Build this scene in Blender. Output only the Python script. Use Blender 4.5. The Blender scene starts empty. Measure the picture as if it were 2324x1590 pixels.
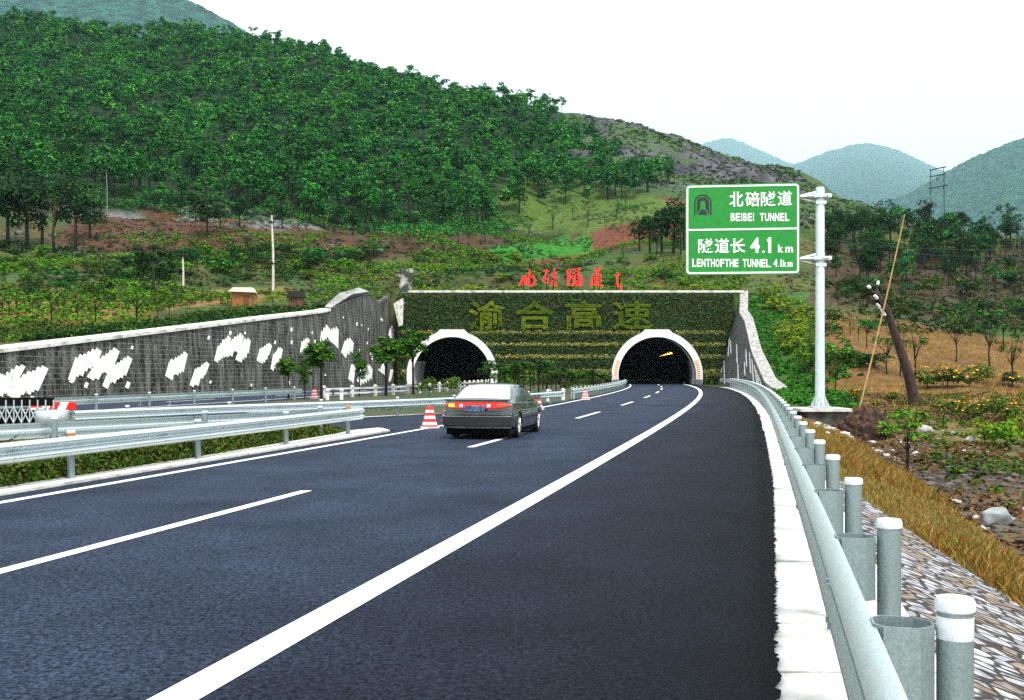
import bpy, bmesh, math, random
import numpy as np
from mathutils import Vector, Matrix, noise

# ------------------------------------------------------------------ camera
SC = bpy.context.scene
COL = SC.collection
FP, U0, V0, HC = 2400.0, 1162.0, 842.0, 1.75      # focal length / principal column / horizon row of the photograph, eye height
cd = bpy.data.cameras.new('camera'); cam = bpy.data.objects.new('camera', cd); COL.objects.link(cam)
cam.location = (0, 0, HC); cam.rotation_euler = (math.pi/2, 0, 0)
cd.sensor_width = 36.0; cd.lens = 36.0*FP/2324.0; cd.shift_y = 47.0/2324.0
cd.clip_start = 0.05; cd.clip_end = 60000
SC.camera = cam

# ------------------------------------------------------------------ sky, sun, exposure
SUN_EL, SUN_AZ = math.radians(62), math.radians(148)     # high behind the camera's right shoulder, veiled by cloud
w = bpy.data.worlds.new("World"); SC.world = w; w.use_nodes = True
nt = w.node_tree; nt.nodes.clear()
out = nt.nodes.new('ShaderNodeOutputWorld'); bg = nt.nodes.new('ShaderNodeBackground')
sky = nt.nodes.new('ShaderNodeTexSky'); sky.sky_type = 'NISHITA'; sky.sun_disc = False
sky.sun_elevation = SUN_EL; sky.sun_rotation = SUN_AZ; sky.dust_density = 6; sky.air_density = 1.0; sky.ozone_density = 1
hs = nt.nodes.new('ShaderNodeHueSaturation'); hs.inputs['Saturation'].default_value = 0.25
mx = nt.nodes.new('ShaderNodeMixRGB'); mx.inputs[0].default_value = 0.85; mx.inputs[2].default_value = (10.5, 10.7, 10.8, 1)
nt.links.new(sky.outputs[0], hs.inputs['Color']); nt.links.new(hs.outputs[0], mx.inputs[1])
nt.links.new(mx.outputs[0], bg.inputs[0]); bg.inputs[1].default_value = 0.09
nt.links.new(bg.outputs[0], out.inputs[0])
sl = bpy.data.lights.new('sun', 'SUN'); so = bpy.data.objects.new('sun', sl); COL.objects.link(so)
sl.energy = 2.5; sl.angle = math.radians(12); sl.color = (1.0, 0.96, 0.9)
sd = Vector((math.sin(SUN_AZ)*math.cos(SUN_EL), math.cos(SUN_AZ)*math.cos(SUN_EL), math.sin(SUN_EL)))
so.rotation_euler = sd.to_track_quat('Z', 'Y').to_euler()
VS = SC.view_settings
VS.view_transform = 'Standard'; VS.look = 'None'; VS.exposure = 0.9; VS.gamma = 1.0; VS.use_curve_mapping = False
SC.cycles.use_denoising = False
SC.cycles.max_bounces = 6; SC.cycles.diffuse_bounces = 3; SC.cycles.glossy_bounces = 3
SC.cycles.transparent_max_bounces = 8; SC.cycles.volume_bounces = 1
SC.cycles.sample_clamp_indirect = 4.0

# ------------------------------------------------------------------ helpers
def P(u, v, Y):                      # a point seen in direction (u, v) at depth Y
    return Vector(((u-U0)*Y/FP, Y, HC-(v-V0)*Y/FP))

def tag(o, label=None, cat=None, group=None, kind=None):
    if label: o['label'] = label
    if cat: o['category'] = cat
    if group: o['group'] = group
    if kind: o['kind'] = kind
    return o

def thing(name, label, cat, loc=(0, 0, 0), rz=0.0, group=None):
    o = bpy.data.objects.new(name, None); COL.objects.link(o)
    o.location = loc; o.rotation_euler = (0, 0, rz); o.empty_display_size = 0.2
    return tag(o, label, cat, group)

class MB:
    """collects shapes for ONE mesh object"""
    def __init__(s): s.v = []; s.f = []; s.m = []
    def add(s, vs, fs, mi=0):
        b = len(s.v); s.v.extend([tuple(p) for p in vs]); s.f.extend([tuple(i+b for i in f) for f in fs]); s.m.extend([mi]*len(fs)); return s
    def box(s, c, d, rz=0.0, mi=0):
        x, y, z = d[0]/2, d[1]/2, d[2]/2; ca, sa = math.cos(rz), math.sin(rz)
        pts = [(-x,-y,-z),(x,-y,-z),(x,y,-z),(-x,y,-z),(-x,-y,z),(x,-y,z),(x,y,z),(-x,y,z)]
        pts = [(c[0]+p[0]*ca-p[1]*sa, c[1]+p[0]*sa+p[1]*ca, c[2]+p[2]) for p in pts]
        return s.add(pts, [(0,3,2,1),(4,5,6,7),(0,1,5,4),(1,2,6,5),(2,3,7,6),(3,0,4,7)], mi)
    def tube(s, pts, rad, n=10, mi=0, caps=True):
        pts = [Vector(p) for p in pts]; k = len(pts)
        if not hasattr(rad, '__len__'): rad = [rad]*k
        vs = []; up = Vector((0.13, 0.31, 0.94))
        for i, p in enumerate(pts):
            t = (pts[min(i+1, k-1)]-pts[max(i-1, 0)]).normalized()
            a = t.cross(up)
            if a.length < 1e-3: a = t.cross(Vector((1, 0, 0)))
            a.normalize(); b = t.cross(a)
            for j in range(n):
                an = 2*math.pi*j/n
                vs.append(p+(a*math.cos(an)+b*math.sin(an))*rad[i])
        fs = [(i*n+j, i*n+(j+1) % n, (i+1)*n+(j+1) % n, (i+1)*n+j) for i in range(k-1) for j in range(n)]
        if caps: fs += [tuple(range(n-1, -1, -1)), tuple((k-1)*n+j for j in range(n))]
        return s.add(vs, fs, mi)
    def lathe(s, prof, c=(0, 0, 0), n=24, mi=0):       # prof: (radius, z) from bottom to top
        vs = [(c[0]+r*math.cos(2*math.pi*j/n), c[1]+r*math.sin(2*math.pi*j/n), c[2]+z) for r, z in prof for j in range(n)]
        k = len(prof)
        fs = [(i*n+j, i*n+(j+1) % n, (i+1)*n+(j+1) % n, (i+1)*n+j) for i in range(k-1) for j in range(n)]
        fs += [tuple(range(n-1, -1, -1)), tuple((k-1)*n+j for j in range(n))]
        return s.add(vs, fs, mi)
    def prism(s, poly, depth, to=lambda x, z, d: (x, d, z), mi=0, d0=0.0):   # closed outline in (x,z), extruded over depth
        n = len(poly)
        vs = [to(x, z, d0) for x, z in poly]+[to(x, z, d0+depth) for x, z in poly]
        fs = [tuple(range(n)), tuple(range(2*n-1, n-1, -1))]+[(i, n+i, n+(i+1) % n, (i+1) % n) for i in range(n)]
        return s.add(vs, fs, mi)
    def sweep(s, path, prof, mi=0, closed=True):       # path: (x,y,z0) points; prof: (offset to the right of travel, z)
        k, m = len(path), len(prof); vs = []
        for i, p in enumerate(path):
            a, b = path[max(i-1, 0)], path[min(i+1, k-1)]
            tx, ty = b[0]-a[0], b[1]-a[1]; L = math.hypot(tx, ty); nx, ny = ty/L, -tx/L
            for o, z in prof: vs.append((p[0]+nx*o, p[1]+ny*o, p[2]+z))
        fs = [(i*m+j, i*m+(j+1) % m, (i+1)*m+(j+1) % m, (i+1)*m+j) for i in range(k-1) for j in range(m if closed else m-1)]
        if closed: fs += [tuple(range(m-1, -1, -1)), tuple((k-1)*m+j for j in range(m))]
        return s.add(vs, fs, mi)
    def build(s, name, mats, parent=None, smooth=False, fix=True):
        me = bpy.data.meshes.new(name); me.from_pydata(s.v, [], s.f)
        if not isinstance(mats, (list, tuple)): mats = [mats]
        for m in mats: me.materials.append(m)
        me.polygons.foreach_set('material_index', s.m)
        if fix:
            bm = bmesh.new(); bm.from_mesh(me); bmesh.ops.recalc_face_normals(bm, faces=bm.faces); bm.to_mesh(me); bm.free()
        if smooth:
            me.polygons.foreach_set('use_smooth', [True]*len(me.polygons))
            if smooth != 'all':
                try: me.set_sharp_from_angle(angle=math.radians(smooth if smooth is not True else 38))
                except Exception: pass
        me.update()
        return link(name, me, parent)

def link(name, me, parent=None):
    o = bpy.data.objects.new(name, me); COL.objects.link(o)
    if parent: o.parent = parent
    return o

def mesh_np(name, V, F, mats, smooth=False):           # V (n,3), F (m,4) or (m,3)
    me = bpy.data.meshes.new(name); n, m, k = len(V), len(F), F.shape[1]
    me.vertices.add(n); me.vertices.foreach_set('co', np.asarray(V, dtype=np.float32).ravel())
    me.loops.add(m*k); me.loops.foreach_set('vertex_index', np.asarray(F, dtype=np.int32).ravel())
    me.polygons.add(m); me.polygons.foreach_set('loop_start', np.arange(0, m*k, k, dtype=np.int32))
    if not isinstance(mats, (list, tuple)): mats = [mats]
    for x in mats: me.materials.append(x)
    if smooth: me.polygons.foreach_set('use_smooth', np.ones(m, dtype=bool))
    me.update(calc_edges=True); me.validate()
    return me

def dup(root, loc=None, rz=None, scale=None, label=None, group=None):    # a thing with copies of its parts and sub-parts
    r = root.copy(); COL.objects.link(r)
    if loc is not None: r.location = loc
    if rz is not None: r.rotation_euler = (0, 0, rz)
    if scale is not None: r.scale = scale if hasattr(scale, '__len__') else (scale,)*3
    if label: r['label'] = label
    if group: r['group'] = group
    for ch in list(root.children):
        c = ch.copy(); COL.objects.link(c); c.parent = r
        for g in list(ch.children):
            d = g.copy(); COL.objects.link(d); d.parent = c
    return r

# ------------------------------------------------------------------ materials
def new_mat(name):
    m = bpy.data.materials.new(name); m.use_nodes = True
    n = m.node_tree; return m, n, n.nodes['Principled BSDF']

def solid(name, c, rough=0.6, metal=0.0, c2=None, scale=6.0, bump=0.0, bscale=40.0, emit=None, coat=0.0, spec=None, detail=6.0, lo=0.35, hi=0.68, stretch=None):
    m, n, b = new_mat(name); L = n.links
    b.inputs['Roughness'].default_value = rough; b.inputs['Metallic'].default_value = metal
    b.inputs['Base Color'].default_value = (*c, 1)
    if coat: b.inputs['Coat Weight'].default_value = coat; b.inputs['Coat Roughness'].default_value = 0.05
    if spec is not None: b.inputs['Specular IOR Level'].default_value = spec
    if c2 is not None or bump:
        tc = n.nodes.new('ShaderNodeTexCoord'); src = tc.outputs['Object']
        if stretch:
            mp = n.nodes.new('ShaderNodeMapping'); mp.inputs['Scale'].default_value = stretch; L.new(src, mp.inputs[0]); src = mp.outputs[0]
    if c2 is not None:
        t = n.nodes.new('ShaderNodeTexNoise'); t.inputs['Scale'].default_value = scale; t.inputs['Detail'].default_value = detail
        r = n.nodes.new('ShaderNodeValToRGB'); r.color_ramp.elements[0].position = lo; r.color_ramp.elements[1].position = hi
        r.color_ramp.elements[0].color = (*c, 1); r.color_ramp.elements[1].color = (*c2, 1)
        L.new(src, t.inputs['Vector']); L.new(t.outputs['Fac'], r.inputs[0]); L.new(r.outputs[0], b.inputs['Base Color'])
    if bump:
        t2 = n.nodes.new('ShaderNodeTexNoise'); t2.inputs['Scale'].default_value = bscale; t2.inputs['Detail'].default_value = 4
        bp = n.nodes.new('ShaderNodeBump'); bp.inputs['Strength'].default_value = bump; bp.inputs['Distance'].default_value = 0.02
        L.new(src, t2.inputs['Vector']); L.new(t2.outputs['Fac'], bp.inputs['Height']); L.new(bp.outputs[0], b.inputs['Normal'])
    if emit:
        b.inputs['Emission Color'].default_value = (*emit[0], 1); b.inputs['Emission Strength'].default_value = emit[1]
    return m

def foliage(name, cols, rough=0.7, var=0.25, trans=0.18):
    """leaf colour varies leaf by leaf and plant by plant"""
    m, n, b = new_mat(name); L = n.links
    g = n.nodes.new('ShaderNodeNewGeometry'); oi = n.nodes.new('ShaderNodeObjectInfo')
    r = n.nodes.new('ShaderNodeValToRGB'); e = r.color_ramp.elements
    while len(e) < len(cols): e.new(0.5)
    for i, c in enumerate(cols): e[i].position = i/(len(cols)-1); e[i].color = (*c, 1)
    h = n.nodes.new('ShaderNodeHueSaturation')
    mr = n.nodes.new('ShaderNodeMapRange'); mr.inputs['To Min'].default_value = 1-var; mr.inputs['To Max'].default_value = 1+var
    L.new(g.outputs['Random Per Island'], r.inputs[0]); L.new(r.outputs[0], h.inputs['Color'])
    at = n.nodes.new('ShaderNodeAttribute'); at.attribute_name = 'tint'; ad = n.nodes.new('ShaderNodeMath'); ad.operation = 'ADD'
    L.new(oi.outputs['Random'], mr.inputs['Value']); L.new(mr.outputs[0], ad.inputs[0]); L.new(at.outputs['Fac'], ad.inputs[1]); L.new(ad.outputs[0], h.inputs['Value'])
    hu = n.nodes.new('ShaderNodeMath'); hu.operation = 'MULTIPLY_ADD'; hu.inputs[1].default_value = -0.03; hu.inputs[2].default_value = 0.5; L.new(at.outputs['Fac'], hu.inputs[0]); L.new(hu.outputs[0], h.inputs['Hue'])
    L.new(h.outputs[0], b.inputs['Base Color'])
    b.inputs['Roughness'].default_value = rough; b.inputs['Specular IOR Level'].default_value = 0.06
    if trans:
        tr = n.nodes.new('ShaderNodeBsdfTranslucent'); ms = n.nodes.new('ShaderNodeMixShader'); ms.inputs[0].default_value = trans
        L.new(h.outputs[0], tr.inputs['Color']); L.new(b.outputs[0], ms.inputs[1]); L.new(tr.outputs[0], ms.inputs[2])
        L.new(ms.outputs[0], n.nodes['Material Output'].inputs[0])
    return m

def asphalt_mat():
    m, n, b = new_mat('asphalt'); L = n.links
    tc = n.nodes.new('ShaderNodeTexCoord')
    at = n.nodes.new('ShaderNodeAttribute'); at.attribute_name = 'wear'
    t1 = n.nodes.new('ShaderNodeTexNoise'); t1.inputs['Scale'].default_value = 26; t1.inputs['Detail'].default_value = 6; t1.inputs['Roughness'].default_value = 0.85
    t2 = n.nodes.new('ShaderNodeTexNoise'); t2.inputs['Scale'].default_value = 0.6; t2.inputs['Detail'].default_value = 4
    vo = n.nodes.new('ShaderNodeTexVoronoi'); vo.inputs['Scale'].default_value = 70
    for t in (t1, t2, vo): L.new(tc.outputs['Object'], t.inputs['Vector'])
    r = n.nodes.new('ShaderNodeValToRGB'); e = r.color_ramp.elements
    e[0].position = 0.42; e[0].color = (0.0015, 0.003, 0.009, 1); e[1].position = 0.61; e[1].color = (0.044, 0.060, 0.104, 1)
    L.new(t1.outputs['Fac'], r.inputs[0])
    mr = n.nodes.new('ShaderNodeMapRange'); mr.inputs['From Min'].default_value = 0.3; mr.inputs['From Max'].default_value = 0.7
    mr.inputs['To Min'].default_value = 0.68; mr.inputs['To Max'].default_value = 1.28
    L.new(t2.outputs['Fac'], mr.inputs['Value'])
    mu = n.nodes.new('ShaderNodeMath'); mu.operation = 'MULTIPLY'; L.new(mr.outputs[0], mu.inputs[0]); L.new(at.outputs['Fac'], mu.inputs[1])
    h = n.nodes.new('ShaderNodeHueSaturation'); L.new(r.outputs[0], h.inputs['Color']); L.new(mu.outputs[0], h.inputs['Value'])
    L.new(h.outputs[0], b.inputs['Base Color'])
    bp = n.nodes.new('ShaderNodeBump'); bp.inputs['Strength'].default_value = 0.7; bp.inputs['Distance'].default_value = 0.01
    L.new(vo.outputs['Distance'], bp.inputs['Height']); L.new(bp.outputs[0], b.inputs['Normal'])
    b.inputs['Roughness'].default_value = 0.7; b.inputs['Specular IOR Level'].default_value = 0.08
    return m

def attr_mat(name, attr='col', rough=0.9, nscale=3.0, amp=0.55, bump=0.5, bscale=2.0):
    """ground whose kind of soil or cover is stored per vertex, broken up by noise"""
    m, n, b = new_mat(name); L = n.links
    at = n.nodes.new('ShaderNodeAttribute'); at.attribute_name = attr
    tc = n.nodes.new('ShaderNodeTexCoord')
    t1 = n.nodes.new('ShaderNodeTexNoise'); t1.inputs['Scale'].default_value = nscale; t1.inputs['Detail'].default_value = 8; t1.inputs['Roughness'].default_value = 0.7
    L.new(tc.outputs['Object'], t1.inputs['Vector'])
    mr = n.nodes.new('ShaderNodeMapRange'); mr.inputs['From Min'].default_value = 0.3; mr.inputs['From Max'].default_value = 0.7
    mr.inputs['To Min'].default_value = 1-amp; mr.inputs['To Max'].default_value = 1+amp
    L.new(t1.outputs['Fac'], mr.inputs['Value'])
    h = n.nodes.new('ShaderNodeHueSaturation'); L.new(at.outputs['Color'], h.inputs['Color']); L.new(mr.outputs[0], h.inputs['Value'])
    L.new(h.outputs[0], b.inputs['Base Color']); b.inputs['Roughness'].default_value = rough; b.inputs['Specular IOR Level'].default_value = 0.15
    t2 = n.nodes.new('ShaderNodeTexNoise'); t2.inputs['Scale'].default_value = bscale; t2.inputs['Detail'].default_value = 8; t2.inputs['Roughness'].default_value = 0.7
    L.new(tc.outputs['Object'], t2.inputs['Vector'])
    bp = n.nodes.new('ShaderNodeBump'); bp.inputs['Strength'].default_value = bump; bp.inputs['Distance'].default_value = 0.3
    L.new(t2.outputs['Fac'], bp.inputs['Height']); L.new(bp.outputs[0], b.inputs['Normal'])
    return m

def stone_wall_mat(name, sc=1.0, dark=(0.018, 0.02, 0.018), light=(0.2, 0.2, 0.17), streak=True, lo=0.42, hi=0.75):
    """coursed dark stone with mineral streaks; coordinates: object x along the wall, z up"""
    m, n, b = new_mat(name); L = n.links
    tc = n.nodes.new('ShaderNodeTexCoord')
    at = n.nodes.new('ShaderNodeAttribute'); at.attribute_name = 'along'
    br = n.nodes.new('ShaderNodeTexBrick'); br.inputs['Scale'].default_value = 1.0
    br.inputs['Brick Width'].default_value = 0.9*sc; br.inputs['Row Height'].default_value = 0.32*sc; br.inputs['Mortar Size'].default_value = 0.035*sc
    br.inputs['Color1'].default_value = (*dark, 1); br.inputs['Color2'].default_value = (*[min(1, x*2.4+0.012) for x in dark], 1)
    br.inputs['Mortar'].default_value = (*[x*0.35 for x in light], 1); br.inputs['Bias'].default_value = -0.2
    L.new(at.outputs['Vector'], br.inputs['Vector'])
    t1 = n.nodes.new('ShaderNodeTexNoise'); t1.inputs['Scale'].default_value = 0.9; t1.inputs['Detail'].default_value = 8; t1.inputs['Roughness'].default_value = 0.7
    mp = n.nodes.new('ShaderNodeMapping'); mp.inputs['Scale'].default_value = (1.5, 0.28, 1.0)
    L.new(at.outputs['Vector'], mp.inputs[0]); L.new(mp.outputs[0], t1.inputs['Vector'])
    r = n.nodes.new('ShaderNodeValToRGB'); r.color_ramp.elements[0].position = lo; r.color_ramp.elements[1].position = hi
    r.color_ramp.elements[0].color = (0, 0, 0, 1); r.color_ramp.elements[1].color = (0.75, 0.75, 0.75, 1)
    L.new(t1.outputs['Fac'], r.inputs[0])
    mxx = n.nodes.new('ShaderNodeMixRGB'); mxx.inputs[2].default_value = (*light, 1)
    L.new(r.outputs[0], mxx.inputs[0]); L.new(br.outputs['Color'], mxx.inputs[1])
    t3 = n.nodes.new('ShaderNodeTexNoise'); t3.inputs['Scale'].default_value = 7; t3.inputs['Detail'].default_value = 6
    L.new(at.outputs['Vector'], t3.inputs['Vector'])
    h = n.nodes.new('ShaderNodeHueSaturation'); mr = n.nodes.new('ShaderNodeMapRange'); mr.inputs['From Min'].default_value = 0.3; mr.inputs['From Max'].default_value = 0.7
    mr.inputs['To Min'].default_value = 0.4; mr.inputs['To Max'].default_value = 1.6
    L.new(t3.outputs['Fac'], mr.inputs['Value']); L.new(mr.outputs[0], h.inputs['Value']); L.new(mxx.outputs[0], h.inputs['Color'])
    L.new(h.outputs[0], b.inputs['Base Color']); b.inputs['Roughness'].default_value = 0.85; b.inputs['Specular IOR Level'].default_value = 0.2
    bp = n.nodes.new('ShaderNodeBump'); bp.inputs['Strength'].default_value = 0.8; bp.inputs['Distance'].default_value = 0.08
    ad = n.nodes.new('ShaderNodeMath'); ad.operation = 'SUBTRACT'; L.new(t3.outputs['Fac'], ad.inputs[0]); L.new(br.outputs['Fac'], ad.inputs[1])
    L.new(ad.outputs[0], bp.inputs['Height']); L.new(bp.outputs[0], b.inputs['Normal'])
    return m

M = {}
M['asphalt'] = asphalt_mat()
M['paint'] = solid('road_paint', (0.80, 0.80, 0.80), 0.6, c2=(0.70, 0.70, 0.69), scale=3, bump=0.15, bscale=60)
M['concrete'] = solid('pale_concrete', (0.60, 0.59, 0.56), 0.85, c2=(0.20, 0.195, 0.18), scale=2.6, bump=0.4, bscale=30, lo=0.5, hi=0.78)
M['coping'] = solid('coping_concrete', (0.66, 0.65, 0.60), 0.85, c2=(0.20, 0.20, 0.175), scale=1.3, bump=0.3, lo=0.47, hi=0.72)
M['galv'] = solid('galvanised_steel', (0.66, 0.73, 0.74), 0.34, 0.75, c2=(0.53, 0.60, 0.61), scale=70, bump=0.0, lo=0.35, hi=0.7)
M['galvdk'] = solid('weathered_zinc', (0.29, 0.36, 0.365), 0.45, 0.5, c2=(0.19, 0.25, 0.255), scale=90, bump=0.02, bscale=160, lo=0.3, hi=0.7)
M['whiteref'] = solid('white_reflective', (0.66, 0.70, 0.72), 0.4, c2=(0.42, 0.48, 0.5), scale=30, lo=0.5, hi=0.8)
M['orange'] = solid('orange_reflector', (0.9, 0.16, 0.01), 0.45)
M['ringwhite'] = solid('white_portal_paint', (0.82, 0.82, 0.80), 0.7, c2=(0.7, 0.7, 0.67), scale=0.6, lo=0.5, hi=0.85)
M['barwhite'] = solid('whitewashed_stone', (0.78, 0.78, 0.76), 0.8, c2=(0.55, 0.55, 0.52), scale=1.2, bump=0.3, bscale=9, lo=0.5, hi=0.85)
M['red'] = solid('red_plastic', (0.75, 0.012, 0.008), 0.4)
M['white'] = solid('white_plastic', (0.8, 0.8, 0.8), 0.4)
M['black'] = solid('black_matte', (0.004, 0.004, 0.005), 0.9, spec=0.1)
M['bark'] = solid('bark', (0.035, 0.024, 0.016), 0.95, c2=(0.012, 0.008, 0.006), scale=5, bump=0.5, bscale=12)
M['stone'] = stone_wall_mat('retaining_stone', dark=(0.009, 0.010, 0.009), light=(0.26, 0.265, 0.23), lo=0.44, hi=0.68)
M['stone_r'] = stone_wall_mat('grey_wing_stone', dark=(0.05, 0.052, 0.05), light=(0.3, 0.3, 0.28), lo=0.5, hi=0.85)
M['terrain'] = attr_mat('hillside_ground', nscale=0.9, amp=0.6, bump=0.7, bscale=0.8)
# ------------------------------------------------------------------ the lie of the land
_xd = np.polyfit([0, 9.4, 15.2, 24.3, 38.9, 52.5, 60, 97.7, 116, 135], [-6.6, -4.4, -3.05, -0.93, 2.45, 5.35, 6.95, 13.75, 16.4, 18.5], 3)
def XD(y):                                               # the dashed lane line of the near carriageway
    y = np.asarray(y, dtype=float)
    c = np.clip(y, 0, 140); base = np.polyval(_xd, c)
    sl = np.polyval(np.polyder(_xd), c)
    return base+(y-c)*sl
def XL(y): return XD(y)-26.1                             # middle of the far carriageway
def XE(y):                                               # right edge of the asphalt
    return XD(y)+np.interp(y, [0, 6, 14, 105, 128, 140], [6.84, 6.84, 6.8, 6.5, 5.0, 4.9])
def XW(y): return XD(y)-33.5                             # foot of the left retaining wall
WALL_Y = [10, 30, 56, 73, 92, 107, 122, 129, 135]
WALL_Z = [0.6, 1.2, 2.85, 4.55, 6.45, 7.86, 10.6, 10.0, 11.3]
def ZW(y): return np.interp(y, WALL_Y, WALL_Z)
RW_Y = [86, 93, 108, 122, 126, 130, 135.4]               # right wing wall: top edge
RW_Z = [0.15, 0.75, 3.7, 7.5, 8.2, 8.9, 11.75]
def ZR(y): return np.interp(y, RW_Y, RW_Z)
def XRB(y): return 21.6+(np.asarray(y)-88)*0.098         # its foot
def XR(y): return XRB(y)+ZR(y)*0.26

PROF = {                                                  # for a bearing (as photo column): depth, photo row of the bare ground
 -500: [(40,830),(57,797),(75,760),(100,700),(140,620),(180,540),(230,450),(330,300),(450,150),(560,20)],
 0:    [(40,830),(57,797),(75,760),(100,700),(140,620),(180,540),(230,450),(330,300),(450,160),(560,48)],
 300:  [(60,790),(70,762),(90,722),(120,668),(160,600),(200,540),(240,490),(330,330),(430,190),(540,88)],
 600:  [(80,750),(93,722),(110,692),(140,640),(180,570),(220,520),(250,480),(330,350),(430,205),(520,100)],
 900:  [(100,740),(136,668),(150,640),(180,590),(210,550),(250,500),(280,470),(340,370),(420,260),(500,185)],
 1200: [(100,700),(137,664),(150,640),(175,610),(210,585),(250,550),(280,520),(330,430),(380,330),(440,240)],
 1300: [(100,700),(137,664),(150,640),(180,605),(220,570),(260,540),(300,490),(350,400),(400,310),(440,263)],
 1450: [(100,700),(137,664),(150,640),(180,600),(220,560),(260,520),(300,470),(340,410),(390,330),(440,284)],
 1650: [(100,700),(137,664),(150,645),(180,600),(220,550),(260,510),(300,470),(340,430),(390,380),(430,345)],
 1750: [(60,900),(80,880),(95,850),(110,790),(125,720),(137,672),(160,630),(200,580),(250,520),(300,470),(360,420),(420,382)],
 1900: [(10,1400),(45,1000),(52,938),(70,890),(85,840),(100,790),(120,735),(140,690),(170,640),(210,590),(250,550),(300,505),(360,455),(410,432)],
 2050: [(10,1500),(45,1005),(60,930),(80,880),(100,830),(125,770),(150,720),(180,680),(220,620),(260,570),(310,525),(370,488)],
 2150: [(10,1560),(45,1005),(60,935),(80,885),(100,840),(125,780),(150,730),(180,690),(220,630),(260,590),(300,555),(340,540)],
 2324: [(10,1560),(45,1005),(60,940),(80,895),(100,850),(130,790),(160,735),(200,680),(240,625),(280,585),(320,560),(360,550)],
 3000: [(10,1560),(45,1005),(60,940),(80,895),(100,850),(130,790),(160,735),(200,680),(240,625),(280,585),(320,560),(360,550)],
}
_UG = np.arange(-1500, 4001, 20.0); _YG = np.arange(0, 1001, 2.0)
def _table():
    ks = sorted(PROF); rows = []
    for k in ks:
        y = np.array([p[0] for p in PROF[k]], float); z = HC-(np.array([p[1] for p in PROF[k]])-V0)*y/FP
        y = np.append(y, [y[-1]+60, y[-1]+220, 1100]); z = np.append(z, [z[-1]-4, z[-1]-60, z[-1]-120])
        rows.append(np.interp(_YG, y, z))
    R = np.array(rows); T = np.empty((len(_UG), len(_YG)))
    for j in range(len(_YG)): T[:, j] = np.interp(_UG, ks, R[:, j])
    for ax, r in ((0, 4), (1, 3)):
        ker = np.ones(2*r+1)/(2*r+1)
        T = np.apply_along_axis(lambda q: np.convolve(np.pad(q, r, mode='edge'), ker, 'valid'), ax, T)
    return T
_T = _table()
def HN(x, y):                                             # the natural hillside
    x = np.asarray(x, float); y = np.asarray(y, float)
    u = U0+FP*x/np.maximum(y, 1.0)
    a = np.clip((u-_UG[0])/20.0, 0, len(_UG)-1.001); c = np.clip(y/2.0, 0, len(_YG)-1.001)
    i = a.astype(int); j = c.astype(int); fa = a-i; fc = c-j
    return (_T[i, j]*(1-fa)*(1-fc)+_T[i+1, j]*fa*(1-fc)+_T[i, j+1]*(1-fa)*fc+_T[i+1, j+1]*fa*fc)
def sst(t): t = np.clip(t, 0, 1); return t*t*(3-2*t)
_rs = np.random.RandomState(5)
_WV = [(_rs.uniform(-1, 1, 2)/L, _rs.uniform(0, 6.28), A) for L, A in ((60, 2.4), (45, 2.0), (30, 1.3), (22, 1.0), (14, 0.6), (9, 0.4), (6, 0.28), (4, 0.2), (2.5, 0.12))]
def rough(x, y):
    s = 0
    for k, ph, A in _WV: s = s+A*np.sin((k[0]*x+k[1]*y)*6.28+ph+1.7*np.sin((k[1]*x-k[0]*y)*4+ph))
    return s
def H(x, y):
    x = np.asarray(x, float); y = np.asarray(y, float)
    xs = XE(y)+0.9
    hn = HN(x, y)+rough(x, y)*np.clip((y-40)/260.0, 0.0, 1.0)*0.6+rough(x*3, y*3)*0.05*np.clip((y-15)/30.0, 0, 1)
    # left, behind the retaining wall
    dl = XW(y)-0.75-x
    left = ZW(y)-0.35+(hn-ZW(y)+0.35)*sst(dl/16.0)
    # right, embankment below the road
    d = x-xs
    k = np.interp(y, [0, 40, 60, 84], [1.0, 1.0, 0.5, 0.1])
    fall = np.interp(d, [0, 0.15, 2.7, 3.0, 3.6, 4.6, 5.6], [-0.08, -0.12, -1.0, -1.45, -1.6, -1.5, -1.15])*k
    emb = fall+(hn-fall)*sst((d-3.2)/3.6)
    dw = x-XR(y)
    wing = ZR(y)-0.25+(hn-ZR(y)+0.25)*sst(dw/9.0)
    wgt = sst((y-80)/8.0)
    right = emb*(1-wgt)+wing*wgt
    corr = np.full_like(x, -0.02)-0.06*sst((x-XE(y)+0.8)/0.3)*(y < 114)
    z = np.where(dl > 0, left, corr)
    edge = np.where(y > 86, XR(y)+0.35, xs)
    z = np.where((x > edge), right, z)
    # behind the headwall
    back = np.where(dl > 0, left, np.where(x > XR(135.4), wing, 11.5))
    back = back+(hn-back)*sst((y-138.0)/14.0)
    z = np.where(y > 137.2, back, z)
    return z
def hgt(x, y): return float(H(np.array([x]), np.array([y]))[0])
_yr = np.concatenate([np.arange(6, 160, 0.5), np.arange(160, 620, 1.5)])
def hit(u, v, y0=6.0):                                    # where the line of sight (u, v) meets the ground
    ys = _yr[_yr >= y0]; xs = (u-U0)*ys/FP; zr = HC-(v-V0)*ys/FP
    b = H(xs, ys) >= zr; i = int(np.argmax(b)) if b.any() else len(ys)-1
    y = ys[i]; return Vector(((u-U0)*y/FP, y, hgt((u-U0)*y/FP, y)))

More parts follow.
